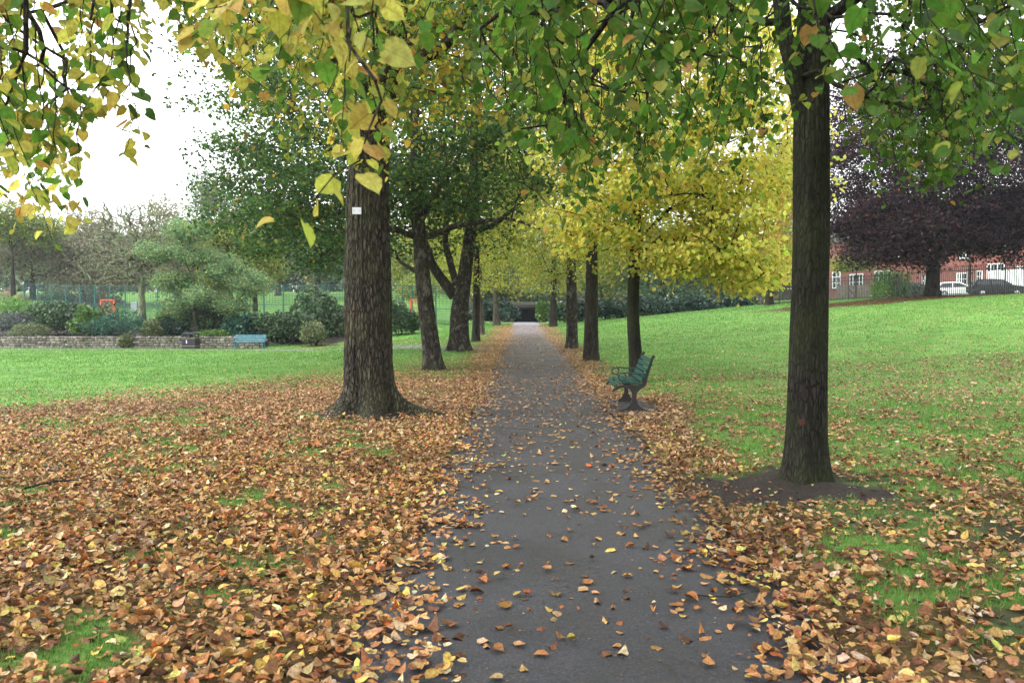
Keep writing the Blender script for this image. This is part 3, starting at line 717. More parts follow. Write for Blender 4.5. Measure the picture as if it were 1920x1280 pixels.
def tips_in(rng, n, px, py, Y):
    a = rng.uniform(*px, n); b = rng.uniform(*py, n) if not callable(py) else py(a, rng.random(n)); y = rng.uniform(*Y, n)
    return np.stack([(a-980)/F*y, y, 1.6+(590-b)/F*y], -1)

# ------------------------------------------------------------------ the lime trees of the avenue
AV = 'lime trees lining the path'
def gb(x, y): return (x, y, float(gz(x, y)))
# big ridged trunk left of the path
t1 = Tree('lime_tree', gb(-2.44, 12.2), [(-2.44,12.2,-.15,.40),(-2.44,12.2,.6,.385),(-2.44,12.2,1.6,.365),(-2.44,12.2,3.1,.33),(-2.42,12.2,3.9,.30),(-2.33,12.2,4.7,.27),(-2.12,12.2,5.5,.23),(-1.88,12.2,6.3,.20),(-1.8,12.2,8,.15),(-1.9,12.3,11,.08),(-2,12.3,13.5,.03)],
          5, M_BARK1, 'thickest trunk of the avenue, ridged grey bark with a white plaque, left of the path', AV, sides=200, nz=420, flare=.38, flare_h=.34, lobes=5, ridge=.020, root_dir=[(-.15, .62, .17), (2.9, .24, .3), (-1.35, .20, .35), (-2.2, .2, .25)])
t1.seed_trunk(4.3)
t1.limb([(-1.9,12.2,6.1),(-1.5,12.0,5.5),(-1.1,11.8,5.7),(-.6,11.5,6.4),(-.2,11.2,7.4)], .12, .05)
t1.limb([(-2.3,12.1,5.0),(-2.9,11.6,5.5),(-3.7,11.0,6.4),(-4.3,10.5,7.6)], .09, .04)
r_ = t1.rng
tg = np.concatenate([ellip(r_, 170, (-2.2,12.2,9.3), (4.3,5.5,4.2), .45, 5.6), ellip(r_, 55, (-2.4,11.6,5.6), (2.6,3.2,1.5), .3, 4.3), ellip(r_, 40, (-.5,11.5,6.2), (2.2,3,1.4), .3, 4.9)])
t1.grow(tg, droop=.15)
cs = [crown(t1, tg, 70, .42, .076, GREENY, droop=.7, up=.5)]
lowt = np.array([PT(a, b, y) for a, b, y in [(470,215,9.5),(520,235,9.2),(560,205,9.8),(600,260,10.5),(455,160,9.2),(620,300,11),(540,290,11),(500,140,9),(760,170,10.5),(800,215,11),(840,130,10.2),(770,250,11.2),(740,310,11.3),(720,230,10.4),(860,190,10.8),(880,90,10),(690,330,10.8),(650,240,10),(430,120,9.5),(900,240,11)]])
tp, st_ = strands(t1, lowt+r_.normal(0, .08, lowt.shape), (.7, 1.3), .085, GREENY, gap=.03); t1.grow(tp, droop=.2, seg=.35); cs.append(st_)
t1.finish_wood(); build_crown(t1, cs, M_LIME, 'heart')
mb = MB(); mb.box((0, 0, 0), (.135, .012, .105)); 
pq = Vector((X(670, 11.83), 11.825, Zh(396, 11.83)))
o = mb.build('plaque', M_PLAQ, bevel=.003); o.location = pq; o.rotation_euler = (0, 0, .1)
tag(o, 'small blank white plaque nailed high on the thick left trunk', 'plaque')
for k in (-1, 1):
    mm = MB(); mm.tube([(k*.045, -.010, 0), (k*.045, -.002, 0)], .005, 8); mm.build('screw', M_CARD, o)

# smooth mossy trunk right of the path
t2 = Tree('lime_tree', gb(2.69, 7.35), [(2.70,7.35,-.12,.190),(2.70,7.35,.35,.178),(2.71,7.35,1.2,.172),(2.72,7.35,2.4,.160),(2.705,7.35,3.3,.160),(2.71,7.35,4.0,.143),(2.72,7.3,5.5,.13),(2.8,7.2,8,.10),(2.8,7.2,11.5,.03)],
          8, M_BARK2, 'dark smooth mossy trunk nearest the camera, right of the path, standing in bare soil', AV, sides=150, nz=360, flare=.34, flare_h=.20, lobes=4, ridge=.008)
mm = MB()
t2.seed_trunk(3.9)
t2.limb([(2.64,7.34,3.35),(2.52,7.3,3.75),(2.40,7.25,4.2),(2.33,7.2,4.9),(2.15,7.0,5.8),(1.7,6.6,6.9)], .085, .045, 18, 14)
t2.limb([(2.4,7.25,4.3),(2.0,6.9,4.15),(1.3,6.3,4.3),(.4,5.6,4.5)], .035, .018)
t2.limb([(2.75,7.3,4.3),(3.4,6.9,4.7),(4.3,6.3,4.9),(5.2,5.6,5.0)], .06, .025)
r_ = t2.rng
tg = ellip(r_, 230, (2.8,6.8,8.0), (4.6,5.5,3.6), .4, 4.9)
t2.grow(tg, droop=.15)
cs = [crown(t2, tg, 46, .40, .085, NEARG, droop=.6, up=.5)]
def bottom_mid(a, u):     # lowest hanging twigs of the curtain, by bearing
    lim = np.interp(a, [880, 960, 1050, 1150, 1230, 1330, 1440, 1480], [240, 320, 400, 450, 380, 320, 300, 200]); return lim-(lim+60)*u**.95
tips = [tips_in(r_, 112, (920, 1475), bottom_mid, (3.9, 6.4)), tips_in(r_, 26, (960, 1440), lambda a, u: bottom_mid(a, u)*.8, (2.9, 3.9)), tips_in(r_, 14, (1000, 1400), (-60, 150), (2.2, 3.2)), tips_in(r_, 22, (880, 1010), (-40, 230), (4.5, 7))]
def bottom_right(a, u):
    lim = np.interp(a, [1550, 1600, 1660, 1700, 1760, 1800, 1850, 1920, 1990], [110, 270, 330, 375, 390, 330, 300, 370, 330]); return lim-(lim+60)*u**1.1
tips += [tips_in(r_, 150, (1575, 1970), bottom_right, (5.6, 8.6)), tips_in(r_, 34, (1640, 1800), (240, 385), (6.2, 8.2)), tips_in(r_, 40, (1600, 1760), (-20, 300), (7.8, 9.6)), tips_in(r_, 30, (1700, 1960), (-20, 200), (6, 9)), tips_in(r_, 26, (1050, 1240), (250, 440), (5.2, 7.0)), tips_in(r_, 26, (1300, 1425), (40, 320), (5.5, 7.0)), tips_in(r_, 30, (1780, 1970), lambda a, u: 310*(1-u), (2.9, 4.4)), tips_in(r_, 6, (1840, 1935), (120, 330), (2.0, 2.6)), tips_in(r_, 34, (1400, 1960), (-90, 90), (4, 7)), tips_in(r_, 14, (1440, 1500), (60, 220), (5.5, 7))]
tips = np.concatenate(tips)
_b = tips[:, 0]/tips[:, 1]*F+980; tips = tips[~((_b > 1425) & (_b < 1600) & (tips[:, 1] < 7.6))]
tips = tips[~((tips[:, 0]/tips[:, 1]*F+980 > 1650) & (tips[:, 0]/tips[:, 1]*F+980 < 1800) & (tips[:, 1] < 4))]
tp, st_ = strands(t2, tips, (.45, .95), .059, NEARG, gap=.036); t2.grow(tp, droop=.25, seg=.3, wig=.12); cs.append(st_)
t2.finish_wood(); build_crown(t2, cs, M_LIME, 'heart')
# a weathered red mark on the mossy trunk
th = -pi/2-.62; rr = .180
vs = []; 
for k in range(14):
    a = k/14*2*pi; dx = .030*cos(a)*(1+.2*sin(3*a)); dz = .040*sin(a)*(1+.25*cos(2*a)); t_ = th+dx/rr
    vs.append((2.705+(rr+.006)*cos(t_), 7.35+(rr+.006)*sin(t_), .60+dz))
c0 = (2.705+(rr+.008)*cos(th), 7.35+(rr+.008)*sin(th), .60)
mb = MB(); mb.poly(vs+[c0], [(i, (i+1) % 14, 14) for i in range(14)]); mb.build('paint_mark', M_RED, t2.root, local=False)

# lime tree whose trunk stands just left of the frame
t3 = Tree('lime_tree', gb(-3.7, 2.6), [(-3.7,2.6,-.1,.34),(-3.7,2.6,1.5,.29),(-3.65,2.6,3,.26),(-3.6,2.6,5,.2),(-3.5,2.6,8,.1),(-3.5,2.6,10,.04)],
          21, M_BARK1, 'yellowing lime leaves on thin twigs hanging across the top left corner, trunk out of view', AV, sides=24, nz=60, flare=.4, flare_h=.3)
t3.seed_trunk(3.0)
t3.limb([(-3.6,2.6,3.4),(-2.8,2.9,3.7),(-1.9,3.1,3.7),(-1.1,3.0,3.5)], .06, .02)
t3.limb([(-3.6,2.6,3.2),(-3.3,3.4,3.6),(-2.9,4.4,3.9),(-2.4,5.2,3.9)], .055, .02)
r_ = t3.rng
tg = np.concatenate([ellip(r_, 120, (-3.2,2.4,7.2), (4.0,4.4,3.2), .4, 4.4)])
t3.grow(tg, droop=.15); cs = [crown(t3, tg, 34, .4, .085, NEARG, droop=.6, up=.5)]
def bl(a, u):
    lim = np.interp(a, [-40, 60, 120, 150, 175, 230, 290, 340, 420, 470, 560, 640, 700, 750], [430, 440, 390, 270, 200, 190, 90, 80, 175, 150, 215, 255, 240, 90]); return lim-(lim+50)*u**1.0
A_ = [tips_in(r_, 27, (-60, 175), bl, (3.3, 4.8)), tips_in(r_, 22, (150, 420), bl, (3.4, 5.2)), tips_in(r_, 42, (380, 760), bl, (3.2, 5.0)), tips_in(r_, 16, (-40, 120), (240, 420), (3.2, 3.9)),
      np.array([PT(a, b, y) for a, b, y in [(235,300,3.2),(262,270,3.4),(140,420,3.6),(90,430,3.4),(60,400,3.3),(700,300,3.1),(675,280,3.3),(715,200,3.4),(640,290,3.0),(720,330,3.6)]])]
tipsA = np.concatenate(A_)
tp, s1 = strands(t3, tipsA, (.40, .8), .064, NEARY, gap=.034); 
tipsB = np.concatenate([tips_in(r_, 17, (330, 740), lambda a, u: np.interp(a, [300, 420, 520, 600, 700, 760], [60, 130, 150, 120, 110, 40])*(1-u*1.3), (1.9, 2.8)), np.array([PT(530, 395, 2.3)])])
tp2, s2 = strands(t3, tipsB, (.18, .4), .070, NEARYY, gap=.03)
t3.grow(np.concatenate([tp, tp2]), droop=.2, seg=.25, wig=.12); cs += [s1, s2]
t3.finish_wood(); build_crown(t3, cs, M_LIME, 'heart')

# dark sycamores on the left, with drawn limbs
def px_limb(Y, pts, dY=0): 
    n = len(pts); return [tuple(PT(a, b, Y+dY*i/(n-1))) for i, (a, b) in enumerate(pts)]
t4 = Tree('sycamore_tree', gb(-2.54, 21.7), [(-2.50,21.7,-.1,.30),(-2.56,21.7,.7,.25),(-2.72,21.7,1.9,.225),(-2.85,21.7,3.3,.20),(-2.95,21.7,4.6,.18),(-3.0,21.7,7,.13),(-3,21.7,12,.04)],
          31, M_BARK3, 'slim flaking trunk leaning slightly left, second from the camera on the left side', AV, sides=40, nz=110, flare=.35, flare_h=.25, ridge=.006)
t4.seed_trunk(3.0)
t4.limb(px_limb(21.7, [(797,445),(850,425),(895,418),(950,408),(1012,430)], -2.2), .10, .025, 18)
t4.limb(px_limb(21.7, [(780,445),(745,432),(700,425),(620,440)], -1), .09, .03)
t4.limb(px_limb(21.7, [(790,515),(765,500),(748,490),(742,470)], .6), .07, .03)
t4.limb(px_limb(21.7, [(787,420),(810,370),(850,320),(880,250)], .8), .10, .04)
t4.limb(px_limb(21.7, [(783,400),(760,350),(700,310),(620,280)], .5), .10, .04)
r_ = t4.rng
tg = np.concatenate([ellip(r_, 330, (-4.3,21.9,8.4), (5.3,4.8,5.2), .4, 4.0), ellip(r_, 60, (-1.2,20.5,5.6), (2.6,2.6,1.6), .2, 4.2), ellip(r_, 60, (-6.0,21.5,4.6), (2.6,2.6,1.5), .2, 3.3)])
t4.grow(tg, droop=.05, alpha=.4)
cs = [crown(t4, tg, 72, .36, .105, GREEN, droop=.45, up=.65, flatten=.45)]
t4.finish_wood(); build_crown(t4, cs, M_LEAF, 'mid')
t5 = Tree('sycamore_tree', gb(-2.45, 30.6), [(-2.45,30.6,-.1,.40),(-2.5,30.6,.8,.37),(-2.52,30.6,1.8,.36),(-2.35,30.6,2.7,.30),(-2.15,30.6,4.2,.24),(-1.95,30.6,5.5,.22),(-1.9,30.6,9,.13),(-1.9,30.6,14,.04)],
          33, M_BARK3, 'forked sycamore with flared roots and a thick limb reaching left, behind the slim trunk', AV, sides=56, nz=120, flare=.55, flare_h=.35, ridge=.012)
t5.seed_trunk(3.6)
t5.limb(px_limb(30.6, [(852,556),(834,530),(812,500),(796,455),(770,400),(735,350)]), .22, .08, 20, 16)
t5.limb(px_limb(30.6, [(856,535),(845,495),(833,450),(842,380),(838,300)]), .15, .07, 16, 14)
t5.limb(px_limb(30.6, [(880,440),(930,420),(980,380),(1010,330)], -1), .12, .04)
r_ = t5.rng
tg = np.concatenate([ellip(r_, 430, (-5.6,30.4,8.9), (6.5,5.5,6.6), .35, 4.0), ellip(r_, 60, (-10,29.6,6.3), (2.2,3,2.6), .2, 3.4), ellip(r_, 50, (-7.5,30.6,4.6), (2.6,3,1.5), .2, 3.2)])
t5.grow(tg, droop=.05, alpha=.4, seg=.7)
cs = [crown(t5, tg, 74, .42, .125, GREEN, droop=.45, up=.65, flatten=.45)]
t5.finish_wood(); build_crown(t5, cs, M_LEAF, 'mid')

# the yellow lime by the bench
t6 = Tree('lime_tree', gb(2.63, 18.0), [(2.66,18,-.1,.17),(2.63,18,.6,.15),(2.55,18,1.5,.145),(2.58,18,2.7,.135),(2.62,18,3.4,.12),(2.65,18,6,.08),(2.7,18,10,.02)],
          41, M_BARK2, 'slender lime with bright yellow drooping crown, its trunk rising behind the green bench', AV, sides=32, nz=90, flare=.3, flare_h=.2, ridge=.004)
t6.seed_trunk(2.7, .25)
r_ = t6.rng
t6.limb([(2.62,18,3.2),(3.3,17.9,4.0),(4.2,17.7,4.4),(5.1,17.6,4.3)], .05, .02)
t6.limb([(2.62,18,3.0),(3.1,17.5,3.3),(3.9,17.0,3.3),(4.8,16.6,2.8)], .04, .015)
tg = np.concatenate([ellip(r_, 330, (3.35,17.7,6.8), (2.85,3.0,4.6), .3, 2.9), ellip(r_, 60, (4.9,17.4,2.75), (1.3,2.2,.75), .1, 2.0), ellip(r_, 120, (5.0,17.8,5.6), (1.9,2.6,2.6), .2, 3.0), ellip(r_, 70, (2.0,17.4,6.5), (2.0,2.2,2.6), .2, 4.0), ellip(r_, 50, (3.6,17.2,2.9), (1.2,2.0,.6), .1, 2.3), ellip(r_, 60, (4.0,17.4,4.2), (2.1,2.4,1.0), .2, 2.4), ellip(r_, 50, (1.6,17.6,3.7), (1.3,1.8,.9), .2, 2.9)])
t6.grow(tg, droop=.25, alpha=.3, seg=.4, sides=4)
cs = [crown(t6, tg, 54, .26, .095, YELLOW, droop=.9, up=.45, flatten=.42, outward=(2.6, 18), szv=.25)]
t6.finish_wood(); build_crown(t6, cs, M_YEL, 'mid')

def avenue(x, y, r, lean, seed, bark, label, pal, cz, rad, zmin, n, per=60, size=.11, sig=.35, kind='lime_tree', h=12, flare=.4):
    z0 = float(gz(x, y))
    t = Tree(kind, (x, y, z0), [(x, y, z0-.1, r*1.08), (x+lean*.15, y, z0+.8, r), (x+lean*.4, y, z0+2, r*.93), (x+lean*.6, y, z0+3.5, r*.8), (x+lean*.8, y, z0+6, r*.55), (x+lean, y, h, r*.12)],
             seed, bark, label, AV, sides=32, nz=70, flare=flare, flare_h=.3, ridge=.012)
    t.seed_trunk(z0+2.3, .3); rg = t.rng
    tg = ellip(rg, n, (x+lean*.5+cz[0], y, cz[1]), rad, .35, zmin)
    t.grow(tg, droop=.15, seg=.6, sides=4)
    c = [crown(t, tg, per, sig, size, pal, droop=.7, up=.5)]
    t.finish_wood(); build_crown(t, c, M_LEAF, 'quad'); return t
avenue(2.2, 25.0, .225, .05, 51, M_BARK4, 'dark straight trunk with flared foot, second trunk left of the green bench', YELGRN, (.5, 7.2), (3.4, 3.6, 4.6), 3.0, 240)
avenue(2.03, 31.6, .225, -.1, 52, M_BARK3, 'rough dark trunk on the right verge, just left of the straight dark trunk', YELGRN, (.4, 8.0), (3.8, 3.8, 5.2), 3.0, 240, size=.125)
avenue(-2.3, 37.7, .18, .1, 53, M_BARK4, 'thin dark trunk on the left verge, just right of the forked sycamore', YELGRN, (-.3, 7.8), (3.9, 3.8, 5.0), 2.75, 260, size=.13)
avenue(-2.45, 46.0, .19, -.2, 54, M_BARKB, 'pale brown trunk half hidden behind the thin dark trunk on the left verge', YELGRN, (-.2, 8.0), (4.2, 4.0, 5.2), 3.0, 240, size=.15)
avenue(2.3, 59.0, .27, .1, 55, M_BARK4, 'farthest trunk on the right verge, beside pale shrubs near the underpass', YELGRN, (.2, 9.0), (4.8, 4.5, 6.2), 3.2, 240, size=.18, sig=.45, h=14)
avenue(-2.1, 62.0, .25, -.1, 56, M_BARKB, 'farthest trunk on the left verge, grey brown, near the dark underpass', YELGRN, (-.2, 9.0), (4.8, 4.5, 6.2), 3.1, 240, size=.18, sig=.45, h=14)

# ------------------------------------------------------------------ purple maple and its neighbours
def bigtree(kind, x, y, r, seed, bark, label, pal, ells, zmin, per, size, sig, mat, h, forkz=2.5, group=None, lean=0, tpl='quad', up=.5, flat=.55, droop=.4, seg=.9, leaves_=True, wood_sides=4, rt_=.012, alpha=.35, dr=.05, outw=False):
    z0 = float(gz(x, y))
    t = Tree(kind, (x, y, z0), [(x, y, z0-.15, r*1.1), (x+lean*.1, y, z0+1, r), (x+lean*.3, y, z0+forkz, r*.85), (x+lean*.6, y, z0+forkz+(h-z0-forkz)*.22, r*.6), (x+lean, y, z0+forkz+(h-z0-forkz)*.5, r*.12)],
             seed, bark, label, group, sides=24, nz=50, flare=.3, flare_h=.35, ridge=.01, rt_=rt_)
    t.seed_trunk(z0+forkz, .3); rg = t.rng
    tg = np.concatenate([ellip(rg, n, c, rr, sh, zmin) for n, c, rr, sh in ells])
    t.grow(tg, droop=dr, seg=seg, sides=wood_sides, alpha=alpha, wig=.14)
    t.finish_wood()
    if leaves_:
        c = [crown(t, tg, per, sig, size, pal, droop=droop, up=up, flatten=flat, outward=(x, y) if outw else None)]
        build_crown(t, c, mat, tpl)
    t.tg = tg; return t
PURP = [(6, (.030, .019, .026)), (4, (.052, .032, .042)), (2, (.10, .042, .038)), (.5, (.05, .06, .03))]
bigtree('maple_tree', 27.3, 52, .44, 61, M_BARK4, 'dark purple leaved maple in front of the railings on the rise', PURP,
        [(620, (27.2, 52, 12.2), (8.6, 6.8, 7.4), .3), (170, (24.0, 50.5, 6.9), (4.3, 3.5, 2.4), .2), (170, (31.5, 51, 7.7), (5.0, 4, 2.6), .2)], 4.1, 150, .18, .6, M_FAR, 19, 2.6, up=.6)
BR = [(3, (.27, .25, .19)), (2, (.33, .23, .18)), (4, (.24, .29, .18)), (1, (.36, .26, .17))]
OL = [(3, (.21, .22, .13)), (2, (.17, .21, .12)), (2, (.30, .27, .13)), (1, (.26, .18, .12))]
GG = [(4, (.15, .21, .13)), (3, (.20, .27, .16)), (2, (.11, .16, .10)), (1, (.30, .28, .13))]
DG = [(4, (.080, .14, .075)), (3, (.11, .18, .09)), (1, (.13, .18, .08))]
YG = [(4, (.26, .30, .07)), (3, (.16, .25, .07)), (2, (.40, .34, .07)), (2, (.10, .18, .06))]
BLG = [(4, (.17, .29, .13)), (3, (.25, .37, .15)), (2, (.11, .20, .11)), (1, (.40, .38, .12))]
ORY = [(4, (.62, .38, .05)), (3, (.5, .42, .07)), (1, (.2, .25, .05))]
def bgt(px, Y, ells_px, pal, label, seed, r=.25, h=None, kind='park_tree', per=60, size=.26, sig=.6, mat=M_FAR, zmin_px=None, bark=M_BARKB, group='trees beyond the court fence', **k):
    fl = 1.0 if kind == 'bare_tree' else 1.6
    ell = [(int(n*fl), (X(a, Y), Y+dy, Zh(b, Y)), (ra/F*Y, max(2.0, ra/F*Y*.8), rb/F*Y), .25) for n, a, b, ra, rb, dy in ells_px]
    top = max(e[1][2]+e[2][2]*.8 for e in ell); zmin = Zh(zmin_px, Y) if zmin_px else None
    return bigtree(kind, X(px, Y), Y, r, seed, bark, label, pal, ell, zmin, per, size, sig, mat, h or top, group=group, **k)
# left background
b1 = bgt(262, 51, [(760, 235, 445, 92, 82, 0), (300, 240, 505, 105, 36, 0)], OL, 'bare spreading tree with pale green trunk, above the stone wall', 71, r=.27, per=2, size=.11, sig=.5, zmin_px=540, bark=M_BARKG, kind='bare_tree', forkz=2.0, rt_=.021, alpha=.18, group=None, seg=.7, wood_sides=3, dr=.1)
bgt(366, 49.5, [(18, 350, 432, 28, 18, 0), (12, 300, 470, 28, 12, 0), (16, 365, 478, 34, 16, 0), (18, 330, 530, 34, 16, 0), (20, 415, 505, 34, 26, .6), (18, 385, 555, 44, 16, -.5), (14, 465, 530, 26, 22, .4), (12, 440, 575, 30, 12, 0), (8, 325, 572, 26, 12, 0)],
    BLG, 'bluish green layered evergreen leaning over the shrubs behind the litter bin', 72, r=.16, per=190, size=.12, sig=.36, kind='evergreen_tree', group=None, lean=-.4, mat=M_FAR, flat=.65, forkz=1.2)
bgt(477, 57, [(60, 425, 450, 42, 30, 0), (60, 455, 480, 45, 40, 1), (50, 410, 510, 35, 35, 0), (40, 490, 500, 26, 30, 0)], YG, 'yellow and green rounded tree left of the thick trunk, behind the layered evergreen', 73, r=.2, per=90, size=.17, sig=.55, group=None, forkz=2)
bgt(55, 88, [(80, 10, 460, 60, 60, 0), (60, 80, 490, 60, 50, 2)], BR, 'russet brown tree at the far left edge, behind the court fence', 74, r=.35, h=9, zmin_px=556, bark=M_BARK4)
bgt(18, 84, [(60, -10, 410, 70, 40, 0), (40, 60, 430, 40, 30, 1)], YG, 'tall yellowish tree rising at the left edge above the russet one', 75, r=.3, h=12, zmin_px=500, bark=M_BARK4)
bgt(150, 90, [(110, 165, 455, 75, 60, 0), (90, 200, 510, 80, 42, 0)], BR, 'domed brown twiggy tree beyond the fence, left of the bare tree', 76, r=.3, h=9, zmin_px=566)
bgt(330, 92, [(90, 310, 425, 70, 65, 0), (60, 300, 500, 70, 55, 0)], OL, 'thin olive tree beyond the fence, behind the bare tree', 77, r=.3, zmin_px=552, per=45)
bgt(430, 86, [(60, 400, 400, 48, 62, 0), (36, 375, 350, 26, 45, 2), (50, 450, 440, 50, 50, 0)], GG, 'tall airy grey green tree showing against the sky left of the sycamore', 78, r=.3, zmin_px=545, per=42, size=.24, sig=.7)
bgt(595, 98, [(80, 560, 450, 70, 60, 0), (60, 610, 480, 60, 40, 0)], GG, 'grey green tree on the grass hill, its trunk showing left of the thick trunk', 79, r=.42, zmin_px=525, per=60, size=.28)
bgt(520, 104, [(70, 500, 430, 60, 70, 0)], DG, 'darker tree on the hill between the yellow tree and the thick trunk', 80, r=.4, zmin_px=545, size=.3)
bgt(755, 76, [(60, 765, 490, 38, 40, 0), (40, 790, 540, 28, 22, -3)], YG, 'yellow green tree seen through the gap right of the thick trunk', 81, r=.2, per=80, size=.2, zmin_px=560)
bgt(690, 100, [(70, 690, 470, 70, 60, 0)], DG, 'dark tree on the hill mostly behind the thick trunk', 82, r=.4, zmin_px=545, size=.3)
# behind the avenue
for i, (px, Y, ra, rb, cy, pal, lb) in enumerate([(850, 112, 70, 80, 480, YG, 'yellow green tree behind the left verge trunks, far beyond the side path'), (930, 122, 60, 90, 480, DG, 'dark far tree closing the avenue above the underpass, left one'), (1035, 118, 60, 85, 490, GG, 'grey green far tree closing the avenue above the underpass, right one'),
                                                  (1130, 100, 80, 80, 490, YG, 'yellow green tree behind the hedge on the right verge'), (1240, 96, 80, 75, 490, DG, 'dark green tree behind the hedge, seen through the yellow lime'), (1350, 100, 80, 75, 480, GG, 'grey green tree far behind the yellow lime crown')]):
    bgt(px, Y, [(110, px, cy, ra, rb, 0)], pal, lb, 90+i, r=.35, per=70, size=.34, sig=.8, group='far trees behind the avenue', zmin_px=572, bark=M_BARK4)
bgt(1440, 63, [(70, 1455, 420, 34, 90, 0), (30, 1430, 500, 34, 40, 0)], ORY, 'orange yellow tree left of the mossy trunk, near the railings', 97, r=.3, per=70, size=.16, sig=.45, zmin_px=545, bark=M_BARK4, group=None)
bgt(1470, 104, [(90, 1470, 340, 55, 70, 0), (50, 1500, 430, 60, 60, 0)], GG, 'pale green tree far behind, top showing just left of the mossy trunk', 98, r=.4, per=60, size=.34, sig=.8, group=None, zmin_px=540)
bgt(1600, 66, [(26, 1598, 492, 30, 14, 0), (16, 1570, 500, 20, 12, 0)], YG, 'small green tree in front of the brick building, left of the purple maple', 99, r=.08, per=60, size=.16, sig=.35, group=None, forkz=1.6)

def wood():
    rg = np.random.default_rng(300); n = 105000; x = rg.uniform(-125, 64, n); y = 132+rg.uniform(-7, 9, n)+.05*x; z0 = zg(x, y)
    H = 7.5+6.5*fbm(x, 0*x+3, .11, 61, 3)+3.0*(fbm(x, y, .45, 62, 2)-.5); u = rg.random(n)**.75
    keep = fbm(x+200, z0*3+u*H*1.6, .42, 63, 3) > .33*ss(.5, 1, u)+.05
    P = np.stack([x, y-2.5*(1-u), z0-.3+u*H], -1)[keep]; m = len(P)
    pals = [OL, GG, DG, BR, YG]; sel = (fbm(P[:, 0], P[:, 1]*0+5, .13, 64, 2)*9).astype(int) % 5; c = np.zeros((m, 3))
    for k in range(5): q = sel == k; c[q] = palette(rg, int(q.sum()), pals[k], .16)
    D = rg.normal(0, 1, (m, 3)); D[:, 2] -= .5; Nn = rg.normal(0, .6, (m, 3)); Nn[:, 2] += .5; Nn[:, 1] -= .4
    o = leaves('distant_wood', P, rg.uniform(.5, .95, m), D, Nn, c, M_FAR, tpl='quad'); tag(o, 'hazy mixed wood closing the view beyond the hill and the avenue', 'wood', kind='stuff')
wood()

# ------------------------------------------------------------------ shrubs
def shrub(px, Y, wpx, ytop, ybot, pal, label, seed, n=3600, size=.15, tpl='mid', mat=M_GLOSS, dy=0, depth=None, name='shrub', up=.35, upright=0, group=None):
    rg = np.random.default_rng(seed); x = X(px, Y); z1 = Zh(ytop, Y); rx = wpx/2/F*Y; zb = float(gz(x, Y)); z0 = min(zb, Zh(ybot, Y))
    ry = depth or min(rx, 1.9); h = z1-z0; root = empty(name, (x, Y, zb), label=label, cat='shrub', group=group)
    v = norm(rg.standard_normal((n, 3))); v[:, 2] = np.abs(v[:, 2])*1.0-.25*(rg.random(n) < .35)*rg.random(n)
    lump = np.zeros(n)
    for k in range(26):
        d = norm(rg.standard_normal(3)); d[2] = abs(d[2]); d = norm(d); lump += rg.uniform(.08, .24)*np.exp(-((v-d)**2).sum(1)/.09)
    rad = (.80+lump)*(1-.42*rg.random(n)**1.8)
    P = np.array([x, Y, z0+h*.28])+v*rad[:, None]*np.array([rx*1.16, ry, h*.74]); P[:, 2] = np.maximum(P[:, 2], gz(P[:, 0], P[:, 1])+.05*rg.random(n))
    P += rg.normal(0, size*.3, (n, 3))
    D = norm(v*np.array([1, 1, .5])+rg.normal(0, .6, (n, 3))+np.array([0, 0, upright])); Nn = norm(v*.7+rg.normal(0, .45, (n, 3))+np.array([0, 0, up*1.6]))
    c = palette(rg, n, pal, .16)
    s = size*rg.uniform(.6, 1.35, n)
    leaves('foliage', P, s, D, Nn, c, mat, parent=root, tpl=tpl, c1=rg.normal(.2, .2, n), c2=rg.normal(-.2, .2, n))
    T = Tubes()
    for k in range(7):
        a = rg.uniform(0, 2*pi); e = np.array([x+cos(a)*rx*.55, Y+sin(a)*ry*.55, z0+h*.62]); b = np.array([x+cos(a)*.1, Y+sin(a)*.1, zb-.05])
        q = spl(np.array([b, (b+e)/2+np.array([cos(a)*.12, sin(a)*.12, 0]), e]), 7); T.add(q, np.linspace(.03, .01, 7), 5)
    T.build('stem', M_BARK4, root)
RH = [(4, (.048, .10, .042)), (3, (.080, .15, .06)), (2, (.030, .065, .032)), (.5, (.24, .25, .09))]
RHD = [(4, (.022, .055, .035)), (3, (.035, .08, .045)), (1, (.05, .10, .06))]
LAU = [(4, (.10, .22, .04)), (3, (.07, .16, .035)), (1, (.24, .26, .05))]
FER = [(4, (.17, .33, .09)), (3, (.12, .26, .07)), (1, (.28, .36, .10))]
GRB = [(4, (.11, .12, .12)), (3, (.08, .12, .08)), (1, (.14, .18, .13))]
OLV = [(4, (.14, .18, .07)), (3, (.09, .15, .06)), (2, (.22, .20, .09))]
DBG = [(4, (.035, .11, .07)), (3, (.05, .14, .09)), (1, (.08, .18, .11))]
shrub(30, 52, 80, 564, 612, FER, 'bright green feathery shrub at the far left above the wall', 1, 2600, .30, 'lance', M_FAR, upright=.8)
shrub(25, 49.5, 74, 585, 628, GRB, 'greyish shrub at the left edge below the feathery one', 2, 3600, .11)
shrub(50, 48, 62, 604, 638, OLV, 'olive low shrub spilling over the wall at the left', 3, 2600, .13, 'lance')
shrub(110, 50.5, 96, 566, 634, RH, 'large dark rounded rhododendron above the left part of the wall', 4, 7500, .14)
shrub(158, 49, 54, 582, 634, LAU, 'bright green laurel beside the large rounded rhododendron', 5, 2600, .17)
shrub(195, 51.5, 70, 588, 632, RH, 'green shrub just below the orange frame', 6, 3000, .14)
shrub(225, 48.7, 118, 594, 634, DBG, 'long low blue green shrub along the wall top under the bare tree', 7, 5500, .17, 'lance', upright=.5)
shrub(230, 46.2, 24, 627, 647, OLV, 'small pale shrub hanging over the wall face', 8, 900, .10, depth=.35)
shrub(283, 47.6, 36, 604, 640, OLV, 'pale upright shrub on the wall, right of the hanging one', 9, 1500, .12)
shrub(312, 48.3, 46, 600, 636, RHD, 'dark shrub on the wall, left of the litter bin', 10, 2400, .14)
